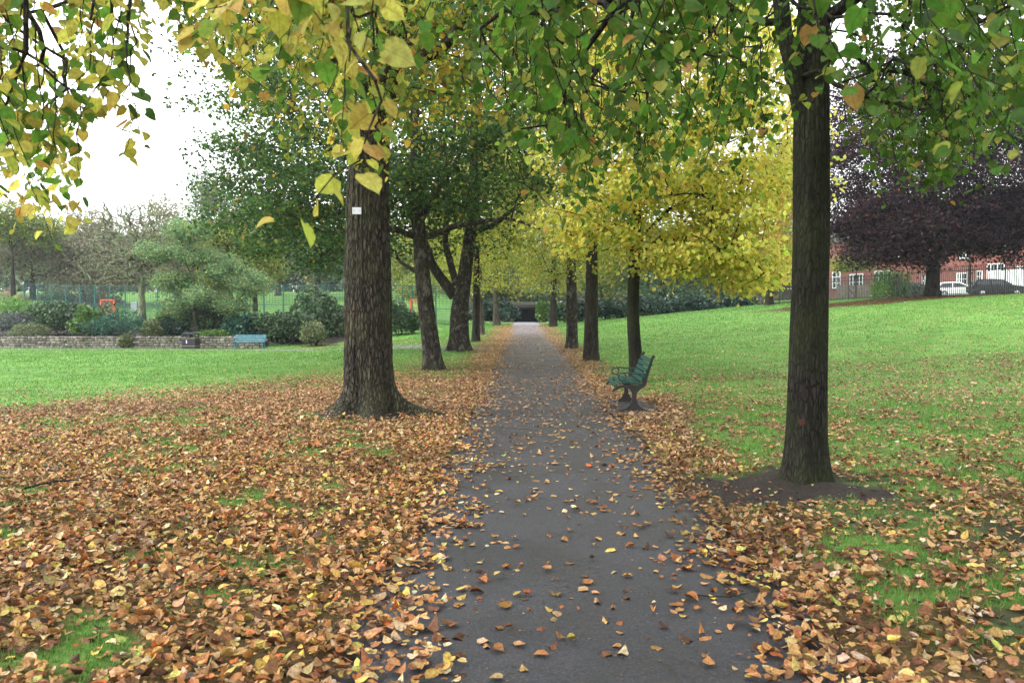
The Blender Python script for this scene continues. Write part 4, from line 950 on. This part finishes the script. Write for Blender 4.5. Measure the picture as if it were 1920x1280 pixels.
shrub(325, 52, 66, 568, 612, FER, 'light green shrub behind the litter bin', 11, 3000, .15)
shrub(392, 50.8, 92, 572, 634, RH, 'mixed green shrub mass behind the stone wall, right of the litter bin', 12, 5200, .15)
shrub(392, 47.6, 60, 618, 640, LAU, 'low yellowish plants along the wall top right of the litter bin', 13, 1800, .11)
shrub(452, 48.6, 66, 590, 640, DBG, 'dark blue green shrub behind the teal bench', 14, 3600, .18)
shrub(535, 48.8, 100, 580, 648, RH, 'dark rhododendron right of the teal bench', 15, 6500, .14)
shrub(606, 52.5, 100, 556, 644, RH, 'tall rhododendron left of and behind the thick trunk', 16, 7000, .15)
shrub(587, 46.8, 46, 604, 648, OLV, 'small brownish olive shrub in front of the tall rhododendron', 17, 2200, .10)
shrub(692, 54, 80, 566, 634, RHD, 'dark rhododendron mostly hidden by the thick trunk', 18, 4500, .16)
shrub(748, 50.5, 66, 570, 634, RH, 'rounded rhododendron just right of the thick trunk', 19, 5200, .15)
for i, (px, wp, yt, lb) in enumerate([(20, 90, 548, 'dark undergrowth beyond the court fence at the far left'), (100, 90, 545, 'dark undergrowth beyond the fence below the russet tree'), (175, 90, 547, 'dark undergrowth beyond the fence left of the orange frame'), (345, 70, 556, 'dark undergrowth beyond the fence right of the bare tree')]):
    shrub(px, 93, wp, yt, 600, DG if i % 2 else BR, lb, 60+i, 3000, .34, 'quad', M_FAR, group='undergrowth beyond the court fence')
# around the underpass and along the hedge
for i, (px, Y, wp, yt, yb, pal, lb) in enumerate([(905, 70, 70, 572, 604, RHD, 'dark evergreen shrub left of the avenue end, nearest the trunks'), (950, 80, 44, 570, 600, RHD, 'dark evergreen shrub beside the left of the underpass'),
                                               (1022, 76, 26, 566, 602, LAU, 'pale green shrub beside the right of the underpass'), (1052, 72, 40, 572, 606, RH, 'green shrub behind the farthest right trunk'),
                                               (1088, 66, 50, 570, 606, RHD, 'dark hedge shrub behind the right verge trunks'), (1135, 66, 70, 566, 602, RHD, 'dark hedge shrub just left of the slender lime trunk'), (1215, 67, 90, 560, 598, RHD, 'dark hedge shrub right of the slender lime trunk'),
                                               (1300, 68, 90, 556, 592, RHD, 'dark hedge shrub under the middle of the yellow crown'), (1380, 69, 70, 552, 586, RHD, 'dark hedge shrub under the right end of the yellow crown')]):
    shrub(px, Y, wp, yt, yb, pal, lb, 30+i, 3400, .22, group='dark shrubs closing the view')
shrub(1664, 57, 64, 505, 572, FER, 'leafy green shrub by the corner of the railings', 45, 3200, .20, 'lance', M_FAR, upright=.3)
shrub(1712, 64, 44, 536, 560, RH, 'clipped green hedge behind the railings left of the maple trunk', 46, 2200, .14, depth=.7)

# ------------------------------------------------------------------ stone wall (random blocks, each course laid with its own stones)
def stone_wall():
    rg = np.random.default_rng(4); cs = []; b = MB(); y = 46.35; x = -33.0
    root = empty('stone_wall', (-24, y, -.4), label='low rough stone retaining wall below the shrubs on the left', cat='wall')
    b.box((-24.2, y+.2, -.05), (17.6, .26, .72)); b.build('backing', M_DARKST, root, local=False)
    V = []; 
    for row in range(5):
        x = -33.0+rg.uniform(0, .2); hh = .142 if row < 4 else .12
        while x < -15.7:
            w_ = rg.uniform(.14, .38) if row < 4 else rg.uniform(.09, .17); z = -.42+row*.145+hh/2; top = rg.uniform(-.01, .05) if row == 4 else 0
            cs.append(((x+w_/2, y+rg.uniform(-.015, .015), z+top/2), (w_-.018, .20, hh-.016+top), rg.normal(0, .02), rg.uniform(.65, 1.3), rg.choice(3)))
            x += w_
    VV = []; CC = []; FF = []
    base = [(.22, .20, .165), (.15, .14, .12), (.27, .235, .19)]
    for c, d, ry, t, k in cs:
        m_ = MB(); m_.box(c, d, ry=ry); v = np.array(m_.V); v += rg.normal(0, .008, v.shape)
        FF += [[i+len(VV)*8 for i in f] for f in m_.F]; VV.append(v); CC.append(np.tile(np.array(base[k])*t, (8, 1)))
    V = np.concatenate(VV); C = np.concatenate(CC); lp = np.concatenate([np.array(f) for f in FF])
    m, t, p = nodes('wall_stone'); a = t.nodes.new('ShaderNodeAttribute'); a.attribute_name = 'Col'; n = noise(t, coords(t), 14, 5, .7); r = ramp(t, n, [(.3, (.5, .5, .5)), (.7, (1.2, 1.2, 1.2))])
    c1 = mixc(t, 1.0, a.outputs['Color'], r.outputs[0], 'MULTIPLY'); mo = ramp(t, noise(t, coords(t), 1.1, 4), [(.5, (0, 0, 0)), (.7, (.7, .7, .7))]); c1 = mixc(t, mo.outputs[0], c1, (.08, .085, .04))
    t.links.new(c1, p.inputs['Base Color']); p.inputs['Roughness'].default_value = .9; bump(t, p, n, .6, .02)
    mesh_np('stonework', V, lp, np.arange(len(FF))*4, np.full(len(FF), 4), m, root, C)
stone_wall()

# ------------------------------------------------------------------ benches
def torus(m, c, R, r, axis='x', n=28, k=7, a0=0, a1=2*pi):
    pts = [(c[0], c[1]+R*cos(a), c[2]+R*sin(a)) if axis == 'x' else (c[0]+R*cos(a), c[1], c[2]+R*sin(a)) for a in np.linspace(a0, a1, n)]
    m.tube(pts, r, k)
def near_bench():
    bx, by = 1.86, 13.42; z = float(gz(bx, by))+.014
    root = empty('park_bench', (bx, by, z), label='dark green slatted bench with iron ends facing the path', cat='bench')
    # local frame: y along the bench, front is -x
    Lb = 1.42
    def off(o): return o
    # seat slats follow a dished curve, back slats lean
    seat = [(-.30, .405, -.35), (-.215, .44, -.12), (-.12, .452, -.02), (-.025, .45, .04), (.07, .440, .10)]
    for i, (sx, sz, rot) in enumerate(seat):
        m = MB(); m.box((0, 0, 0), (.074, Lb, .022), ry=0); o = m.build('seat_slat', M_SLAT, root, bevel=.005); o.location = (sx, 0, sz+.014); o.rotation_euler = (0, rot, 0)
    for i in range(5):
        u = i/4; m = MB(); m.box((0, 0, 0), (.020, Lb, .070)); o = m.build('back_slat', M_SLAT, root, bevel=.005)
        o.location = (.132+.125*u+.02*u*u, 0, .515+.365*u*.86); o.rotation_euler = (0, .32+.1*u, 0)
    for sy in (-1, 1):
        y = sy*(Lb/2-.045)
        # pedestal: bell shaped foot, narrow waist, spreading bracket under the seat
        prof = [(-.235, 0), (.215, 0), (.215, .018), (.16, .032), (.085, .085), (.045, .16), (.036, .24), (.052, .31), (.105, .36), (.165, .40), (.20, .44), (.215, .52), (.25, .64), (.285, .76), (.31, .845), (.345, .90), (.315, .93), (.275, .885), (.25, .80), (.212, .68), (.175, .55), (.13, .455),
                (.06, .425), (-.05, .438), (-.15, .437), (-.24, .42), (-.33, .37), (-.365, .33), (-.345, .305), (-.31, .345), (-.23, .385), (-.15, .39), (-.08, .365), (-.04, .31), (-.03, .24), (-.04, .16), (-.085, .08), (-.15, .032), (-.235, .015)]
        m = MB(); m.prism(prof, 'y', y-.022, y+.022); o = m.build('end_frame', M_IRON, root, bevel=.004); o['label'] = 'brown black cast iron bench end'
        # armrest with ring
        m = MB(); m.tube(spl(np.array([(.205, y, .60), (.12, y, .612), (0, y, .622), (-.12, y, .632), (-.18, y, .630)]), 14), .013, 8)
        m.tube(spl(np.array([(-.165, y, .505), (-.11, y, .468), (-.03, y, .452), (.05, y, .45)]), 10), .012, 8)
        o = m.build('armrest', M_IRONG, root, smooth=True)
        m = MB(); pts = [(-.195+.062*cos(a), y, .566+.062*sin(a)) for a in np.linspace(0, 2*pi, 30)]; m.tube(pts, .012, 8); m.build('ring', M_IRONG, o, smooth=True)
        for i in range(5):
            u = i/4; m = MB(); q = (.15+.125*u+.02*u*u, y, .515+.365*u*.86); m.tube([(q[0]+.012, q[1], q[2]), (q[0]+.055, q[1], q[2]+.015)], .008, 8)
            if i in (1, 3): m.build('bolt', M_IRON, root)
    m = MB(); m.tube([(-.02, -Lb/2+.06, .40), (-.02, Lb/2-.06, .40)], .011, 8); m.build('tie_rod', M_IRON, root)
    root.rotation_euler = (0, 0, radians(-2))
near_bench()
def far_bench():
    x, y = X(463, 44.8), 45.0; z = float(gz(x, y))
    root = empty('park_bench', (x, y, z), label='teal painted slatted bench standing before the shrubs across the lawn', cat='bench')
    for i, zz in enumerate((.50, .60, .70, .80)):
        m = MB(); m.box((0, .16+.03*i, zz), (1.84, .025, .078), rx=-.2); m.build('back_slat', M_TEAL, root, bevel=.006)
    for i in range(4):
        m = MB(); m.box((0, -.24+.115*i, .43), (1.84, .09, .028)); m.build('seat_slat', M_TEAL, root, bevel=.006)
    for s in (-1, 1):
        m = MB(); m.bar((s*.82, -.2, 0), (s*.82, -.22, .42), .05); m.bar((s*.82, .22, 0), (s*.82, .13, .44), .05); m.bar((s*.82, .12, .42), (s*.82, .27, .84), .05); m.bar((s*.82, -.25, .40), (s*.82, .15, .40), .05); m.build('leg_frame', M_TEAL, root)
        m = MB(); m.bar((s*.86, -.24, .62), (s*.86, .2, .62), .05, .03); m.bar((s*.86, -.22, .42), (s*.86, -.24, .61), .035); m.build('armrest', M_TEAL, root)
far_bench()
def litter_bin():
    Y = 45.6; x = X(354, Y); z = float(gz(x, Y)); root = empty('litter_bin', (x, Y, z), label='black litter bin with gold bands standing against the stone wall', cat='litter bin')
    def oct(w_, d_, c=.06): return [(-w_/2+c, -d_/2), (w_/2-c, -d_/2), (w_/2, -d_/2+c), (w_/2, d_/2-c), (w_/2-c, d_/2), (-w_/2+c, d_/2), (-w_/2, d_/2-c), (-w_/2, -d_/2+c)]
    m = MB(); m.prism(oct(.86, .62), 'z', .05, .66); m.build('body', M_BIN, root, bevel=.012)
    m = MB(); m.prism(oct(.82, .58), 'z', 0, .052); m.build('plinth', M_BLACK, root)
    for a, b, w_, d_ in ((-.37, -.25, .07, .07), (.37, -.25, .07, .07), (-.37, .25, .07, .07), (.37, .25, .07, .07), (0, 0, .05, .5)):
        m = MB(); m.box((a, b, .76), (w_, d_, .20)); m.build('lid_support', M_BIN, root)
    m = MB(); m.prism(oct(.74, .5), 'z', .655, .70); m.build('inner_liner', M_BLACK, root)
    m = MB(); o1 = oct(.90, .66); o2 = oct(.66, .44); o3 = oct(.3, .2, .03)
    vs = [(a, b, .855) for a, b in o1]+[(a, b, .90) for a, b in o1]+[(a, b, .955) for a, b in o2]+[(a, b, .985) for a, b in o3]
    fs = [tuple(range(8))[::-1], tuple(range(24, 32))]+[(k*8+i, k*8+(i+1) % 8, (k+1)*8+(i+1) % 8, (k+1)*8+i) for k in range(3) for i in range(8)]
    m.poly(vs, fs); m.build('lid', M_BIN, root)
    for zz in (.63, .17):
        m = MB(); m.prism(oct(.875, .635), 'z', zz-.013, zz+.013); m.build('gold_band', M_GOLD, root)
    m = MB(); m.box((-.12, -.316, .40), (.05, .008, .15)); m.tube([(-.12, -.312, .50), (-.12, -.320, .50)], .03, 12); m.box((-.085, -.316, .40), (.03, .008, .02)); m.build('pictogram', M_WHITE, root)
litter_bin()

# ------------------------------------------------------------------ ball court fence
def court_fence():
    A = np.array([-54.5, 84.0]); B = np.array([-5.0, 62.0]); Lf = np.linalg.norm(B-A); n = 24
    root = empty('mesh_fence', (A[0], A[1], 0), label='green mesh fence of the ball court behind the shrubs', cat='fence')
    for k in range(n+1):
        p = A+(B-A)*k/n; z = float(zg(*p)); m = MB(); m.box((p[0], p[1], z+1.55), (.11, .11, 3.2)); m.build('post', M_POST, root, local=False)
    d = (B-A)/Lf
    for k in range(n):
        p = A+(B-A)*k/n; q = A+(B-A)*(k+1)/n; zp_, zq = float(zg(*p)), float(zg(*q)); m = MB()
        for j in range(16):
            zz = .08+j*.2; wd = .026 if j not in (0, 15, 6) else .05; m.bar((p[0], p[1]-.06, zp_+zz), (q[0], q[1]-.06, zq+zz), wd)
        for j in range(1, 20):
            t = j/20; c = p+(q-p)*t; zz = zp_+(zq-zp_)*t; m.bar((c[0], c[1]-.06, zz+.05), (c[0], c[1]-.06, zz+(3.05 if j % 3 == 0 else 1.4)), .02)
        m.build('mesh_panel', M_MESH, root, local=False)
court_fence()
def goal(px, Y, wpx, ytop, ybot, label):
    x = X(px, Y); z0 = Zh(ybot, Y); z1 = Zh(ytop, Y); w_ = wpx/F*Y; zb = float(zg(x, Y)); root = empty('goal_frame', (x, Y, zb), label=label, cat='goal', group=None)
    m = MB(); m.bar((x-w_/2, Y, zb), (x-w_/2, Y, z1), .13); m.bar((x+w_/2, Y, zb), (x+w_/2, Y, z1), .13); m.bar((x-w_/2-.06, Y, z1), (x+w_/2+.06, Y, z1), .13); m.build('frame', M_ORANGE, root, local=False)
    m = MB()
    for j in range(1, 9):
        zz = zb+(z1-zb)*j/9; m.bar((x-w_/2, Y+.05, zz), (x+w_/2, Y+.05, zz), .025)
    for j in range(1, 6):
        xx = x-w_/2+w_*j/6; m.bar((xx, Y+.05, zb), (xx, Y+.05, z1), .02)
    m.build('grid_infill', M_ORANGE, root, local=False)
goal(197, 76.5, 25, 562, 594, 'orange metal frame in the court fence, left of the bare tree')
goal(779, 61.5, 20, 562, 612, 'orange metal frame in the court fence, right of the thick trunk')
def backboard():
    Y = 82; x = X(247, Y); zb = float(zg(x, Y)); root = empty('basketball_hoop', (x, Y, zb), label='pale basketball backboard on a blue post behind the fence, left of the bare tree trunk', cat='basketball hoop')
    m = MB(); m.bar((.1, .12, 0), (.1, .12, Zh(572, Y)-zb), .14); m.build('post', M_POST, root)
    m = MB(); m.box((0, 0, Zh(574.5, Y)-zb), (.65, .05, .95)); m.build('board', M_SILVER, root, bevel=.01)
    m = MB(); pts = [(-.12+.2*cos(a), -.24+.2*sin(a), Zh(581, Y)-zb) for a in np.linspace(0, 2*pi, 20)]; m.tube(pts, .015, 6); m.build('hoop', M_ORANGE, root)
backboard()
def house():
    Y = 138; x = X(598, Y); zb = float(zg(x, Y)); root = empty('house', (x, Y, zb), label='small beige house on the hill skyline, seen left of the thick trunk', cat='house')
    h = Zh(526, Y)-zb; m = MB(); m.box((0, 3, h/2-.3), (5.4, 6, h+.6)); m.build('wall', M_RENDER, root)
    m = MB(); m.prism([(-3.0, h), (3.0, h), (2.2, h+1.1), (-2.2, h+1.1)], 'y', -.3, 6.3); m.build('roof', M_ROOF, root)
    for s in (-1, 1):
        m = MB(); m.box((s*1.4, -.02, h-1.2), (.9, .06, .9)); f = m.build('window', M_WINF, root); m = MB(); m.box((s*1.4, -.06, h-1.2), (.72, .03, .72)); m.build('pane', M_GLASS, f)
house()

# ------------------------------------------------------------------ underpass closing the path
def underpass():
    y0, y1 = 92.0, 101.0; xl, xr = -.95, 2.05; zb = float(zg(.5, y0))-.1; zt = 2.45
    root = empty('underpass', (.5, y0, zb), label='low dark stone underpass where the path ends', cat='underpass')
    for a, b in ((xl-6, xl), (xr, xr+6)):
        m = MB(); m.box(((a+b)/2, (y0+y1)/2, (zb+zt)/2-.2), (b-a, y1-y0, zt-zb+.4)); m.build('abutment', M_DARKST, root, local=False)
    m = MB(); m.box(((xl+xr)/2, (y0+y1)/2-.06, zt+.17), (xr-xl+12.2, y1-y0+.12, .34)); m.build('deck', M_DARKST, root, local=False)
    m = MB(); m.box(((xl+xr)/2, y0+.12, zt+.52), (xr-xl+12.2, .3, .36)); m.build('parapet', M_STONEP, root, local=False)
    m = MB(); m.box(((xl+xr)/2, y1+.1, 1.3), (xr-xl+.4, .2, 3)); m.build('end_wall', M_DARKST, root, local=False)
underpass()

# ------------------------------------------------------------------ railings, building and cars on the rise
def rail_line(p, q, H, label, n):
    p = np.array(p); q = np.array(q); Lr = np.linalg.norm(q-p); d = (q-p)/Lr; nr = np.array([-d[1], d[0]]); nr = nr if nr[1] < 0 else -nr
    root = empty('railing', (p[0], p[1], float(zg(*p))), label=label, cat='railing', group=None)
    for k in range(n+1):
        c = p+(q-p)*k/n; z = float(zg(*c)); m = MB(); m.box((c[0], c[1], z+H/2), (.07, .07, H+.1), rz=math.atan2(d[1], d[0])); m.build('post', M_BLACK, root, local=False)
        if k % 2 == 0:
            m = MB(); e = c-nr*1.1; m.bar((c[0], c[1], z+H*.5), (e[0], e[1], float(zg(*e))-.02), .05); m.build('stay', M_BLACK, root, local=False)
    for k in range(n):
        a = p+(q-p)*k/n; b = p+(q-p)*(k+1)/n; za, zb_ = float(zg(*a)), float(zg(*b)); m = MB()
        for zz in (.12, H-.32): m.bar((a[0], a[1], za+zz), (b[0], b[1], zb_+zz), .02, .045)
        nb = int(Lr/n/.125)
        for j in range(1, nb):
            t = j/nb; c = a+(b-a)*t; z = za+(zb_-za)*t
            pts = [(c[0], c[1], z+.02), (c[0], c[1], z+H-.12), (c[0]+nr[0]*.05, c[1]+nr[1]*.05, z+H-.03), (c[0]+nr[0]*.14, c[1]+nr[1]*.14, z+H-.02)]
            m.tube(pts, .026, 4)
        m.build('bar_panel', M_BLACK, root, local=False)
rail_line((27.2, 55.2), (33.5, 46.9), 2.0, 'tall black bow topped railings right of the maple trunk, in front of the cars', 5)
rail_line((19.9, 65.5), (27.0, 55.6), 1.75, 'dark railings running down to the left from the leafy corner shrub', 6)

def building():
    A = np.array([43.3, 112.0]); B = np.array([59.5, 82.2]); Lw = float(np.linalg.norm(B-A)); rz = math.atan2(B[1]-A[1], B[0]-A[0]); z0 = 3.3; H = 8.6; D = 10
    root = empty('school_building', (A[0], A[1], z0), rz, label='long red brick building with white framed windows behind the parked cars', cat='building')
    m = MB(); m.box((Lw/2, D/2, H/2-.4), (Lw, D, H+.8)); m.build('wall', M_BRICK, root)
    m = MB(); m.prism([(-.4, H), (D+.4, H), (D/2, H+3.2)], 'x', -.3, Lw+.3); m.build('roof', M_ROOF, root)
    def s_of(px):
        mm = (px-980)/F; t = (A[0]-mm*A[1])/(mm*(B[1]-A[1])-(B[0]-A[0])); return t*Lw, A[1]+t*(B[1]-A[1])
    for (a, b, yt, yb, nx, nz_) in [(1556, 1571, 510, 541, 2, 3), (1588, 1613, 514, 545, 4, 2), (1634, 1667, 508, 541, 4, 2), (1722, 1733, 518, 536, 2, 2), (1785, 1805, 512, 536, 4, 2), (1822, 1833, 508, 530, 2, 2), (1841, 1874, 495, 530, 5, 2), (1790, 1808, 466, 486, 3, 2), (1895, 1915, 500, 530, 3, 2), (1650, 1680, 462, 484, 4, 2), (1850, 1880, 452, 474, 4, 2)]:
        sa, Ya = s_of(a); sb, Yb = s_of(b); Ym = (Ya+Yb)/2; zt = Zh(yt, Ym)-z0; zb = Zh(yb, Ym)-z0; w_ = sb-sa; h = zt-zb; c = (sa+sb)/2
        f = MB(); t = .12
        f.box((c, -.03, zt-t/2), (w_, .12, t)); f.box((c, -.03, zb+t/2), (w_, .12, t))
        for i in range(nx+1): f.box((sa+t/2+(w_-t)*i/nx, -.03, (zt+zb)/2), (t*(1 if i in (0, nx) else .7), .10, h-2*t))
        for j in range(1, nz_): f.box((c, -.028, zb+h*j/nz_), (w_-.02, .09, t*.6))
        fo = f.build('window', M_WINF, root)
        g = MB(); g.box((c, -.005, (zt+zb)/2), (w_-.04, .03, h-.04)); g.build('pane', M_GLASS, fo)
        g = MB(); g.box((c, -.08, zb-.06), (w_+.3, .22, .1)); g.build('sill', M_STONEP, fo)
    for px in (1809, 1744):
        s, Y = s_of(px); m = MB(); m.tube([(s, -.1, 0), (s, -.1, H)], .09, 8); m.build('drainpipe', M_BLACK, root)
    m = MB(); m.box((Lw/2, -.2, H-.02), (Lw+.6, .16, .14)); m.build('gutter', M_BLACK, root)
building()

def car(name, label, x, y, rz, L_, W_, H_, paint, kind='hatch', cat='car'):
    z = float(zg(x, y)); root = empty(name, (x, y, z), rz, label=label, cat=cat, group='vehicles parked behind the railings')
    if kind == 'van': prof = [(-.5, .22), (-.5, .90), (-.48, .97), (.16, 1.0), (.24, .97), (.36, .68), (.47, .55), (.5, .40), (.5, .18)]; belt = .6
    elif kind == 'suv': prof = [(-.5, .30), (-.5, .60), (-.47, .66), (-.42, .90), (-.38, .97), (-.10, 1.0), (.08, .95), (.24, .66), (.44, .58), (.49, .50), (.5, .25)]; belt = .64
    else: prof = [(-.5, .25), (-.5, .56), (-.45, .64), (-.40, .86), (-.33, .97), (-.12, 1.0), (.04, .96), (.25, .63), (.44, .53), (.49, .42), (.5, .22)]; belt = .60
    g = .13
    def wz(u): return (W_/2)*(1-.20*max(0, u-belt)/(1-belt)) if kind != 'van' else (W_/2)*(1-.10*max(0, u-belt)/(1-belt))
    bot = [(.40, g), (.30, g), (-.30, g), (-.40, g)]
    full = prof+[(a, b) for a, b in bot]
    n = len(full); vs = []; 
    for s in (-1, 1):
        for a, b in full: vs.append((a*L_, s*wz(b), b*H_ if b != g else g*H_))
    fs = [tuple(range(n))[::-1], tuple(range(n, 2*n))]+[(i, (i+1) % n, (i+1) % n+n, i+n) for i in range(n)]
    m = MB(); m.poly(vs, fs); m.build('body', paint, root, bevel=.03)
    # glasshouse
    for s in (-1, 1):
        if kind == 'van': wins = [[(.10, .66), (.10, .90), (.20, .90), (.32, .66)]]
        elif kind == 'suv': wins = [[(-.42, .68), (-.385, .90), (-.17, .93), (-.17, .68)], [(-.15, .68), (-.15, .93), (.05, .90), (.20, .68)]]
        else: wins = [[(-.40, .65), (-.36, .87), (-.15, .92), (-.15, .65)], [(-.13, .65), (-.13, .92), (.01, .90), (.20, .65)]]
        for wv in wins:
            m = MB(); o1 = [(a*L_, s*(wz(b)+.006), b*H_) for a, b in wv]; o2 = [(a*L_, s*(wz(b)-.03), b*H_) for a, b in wv]
            m.poly(o1+o2, [(0, 1, 2, 3), (7, 6, 5, 4), (0, 4, 5, 1), (1, 5, 6, 2), (2, 6, 7, 3), (3, 7, 4, 0)]); m.build('side_window', M_GLASS, root)
    ws = [(.085, .93), (.235, .68)] if kind == 'suv' else ([(.05, .93), (.24, .66)] if kind != 'van' else [(.25, .93), (.35, .71)])
    m = MB(); (a0, b0), (a1, b1) = ws; q = [(a0*L_+.03, -wz(b0)*.9, b0*H_+.02), (a0*L_+.03, wz(b0)*.9, b0*H_+.02), (a1*L_+.03, wz(b1)*.92, b1*H_+.02), (a1*L_+.03, -wz(b1)*.92, b1*H_+.02)]
    q2 = [(a-.03, b, c-.03) for a, b, c in q]; m.poly(q+q2, [(0, 1, 2, 3), (7, 6, 5, 4), (0, 4, 5, 1), (1, 5, 6, 2), (2, 6, 7, 3), (3, 7, 4, 0)]); m.build('windscreen', M_GLASS, root)
    for sx in (-.31, .32):
        for s in (-1, 1):
            r = .215*H_ if kind != 'van' else .17*H_; c = (sx*L_, s*(W_/2-.09), r)
            m = MB(); m.tube([(c[0], c[1]-.10, c[2]), (c[0], c[1]+.115*s if s > 0 else c[1]+.10, c[2])] if False else [(c[0], c[1]-.11, c[2]), (c[0], c[1]+.11, c[2])], r, 22); w0 = m.build('wheel', M_TYRE, root)
            m = MB(); m.tube([(c[0], c[1]+s*.105, c[2]), (c[0], c[1]+s*.122, c[2])], r*.62, 16); m.build('rim', M_SILVER, w0)
    for s in (-1, 1):
        m = MB(); m.box((.478*L_, s*W_*.36, .47*H_), (.12, .26, .11)); m.build('headlight', M_WHITE, root, bevel=.02)
        m = MB(); m.box((.15*L_, s*(W_/2+.07), .66*H_), (.12, .16, .12)); m.build('mirror', paint, root, bevel=.02)
        m = MB(); m.box((-.488*L_, s*W_*.4, .55*H_), (.08, .14, .18)); m.build('tail_light', M_RED, root, bevel=.01)
car('parked_car', 'white hatchback parked behind the railings just right of the maple trunk', X(1786, 75), 75, radians(-14), 4.2, 1.75, 1.5, M_CARW)
car('parked_car', 'dark grey tall car parked behind the railings in front of the white van', X(1858, 70), 70, radians(-14), 4.3, 1.8, 1.62, M_CARD, 'suv')
car('parked_van', 'white van parked behind the dark grey car near the right edge', X(1912, 76), 76.5, radians(-14), 5.6, 2.0, 2.75, M_CARW, 'van', 'van')
car('parked_car', 'dark car half hidden behind the railings left of the maple trunk', X(1712, 76), 76, radians(-20), 4.2, 1.75, 1.45, M_CARD)
def timber():
    root = empty('timber_fence', (X(1612, 76), 76, float(zg(X(1612, 76), 76))), radians(-12), label='grey brown board fence in front of the brick building, left of the leafy corner shrub', cat='fence')
    rg = np.random.default_rng(3)
    m = MB()
    for i in range(22): m.box((-2.3+i*.21, 0, .62+rg.uniform(-.02, .02)), (.195, .03, 1.3))
    m.build('boards', M_WOODP, root)
    for i in range(3):
        m = MB(); m.box((-2.3+2.25*i, .09, .65), (.1, .1, 1.4)); m.build('post', M_WOODP, root)
timber()
def parasol():
    Y = 84; x = X(1566, Y); zb = float(zg(x, Y)); zt = Zh(492, Y)-zb; root = empty('parasol', (x, Y, zb), label='orange yellow parasol edge showing just right of the mossy trunk', cat='parasol')
    m = MB(); n = 10; vs = [(0, 0, zt)]+[(1.15*cos(a), 1.15*sin(a), zt-.75) for a in np.linspace(0, 2*pi, n, endpoint=False)]+[(0, 0, zt-.05)]+[(1.13*cos(a), 1.13*sin(a), zt-.80) for a in np.linspace(0, 2*pi, n, endpoint=False)]
    fs = [(0, 1+i, 1+(i+1) % n) for i in range(n)]+[(n+1, n+2+(i+1) % n, n+2+i) for i in range(n)]+[(1+i, n+2+i, n+2+(i+1) % n, 1+(i+1) % n) for i in range(n)]
    m.poly(vs, fs); m.build('canopy', M_YELLOW, root); m = MB(); m.tube([(0, 0, 0), (0, 0, zt)], .03, 8); m.build('pole', M_WHITE, root)
parasol()

# ------------------------------------------------------------------ the damp air of an overcast day
def haze():
    m = bpy.data.materials.new('haze'); m.use_nodes = True; t = m.node_tree; t.nodes.clear()
    o = t.nodes.new('ShaderNodeOutputMaterial'); v = t.nodes.new('ShaderNodeVolumePrincipled')
    v.inputs['Color'].default_value = (.86, .92, 1.0, 1); v.inputs['Density'].default_value = .00032; v.inputs['Anisotropy'].default_value = .2
    t.links.new(v.outputs[0], o.inputs['Volume'])
    b = MB(); b.box((0, 270, 14), (820, 680, 34)); o_ = b.build('haze', m); tag(o_, kind='stuff')
haze()
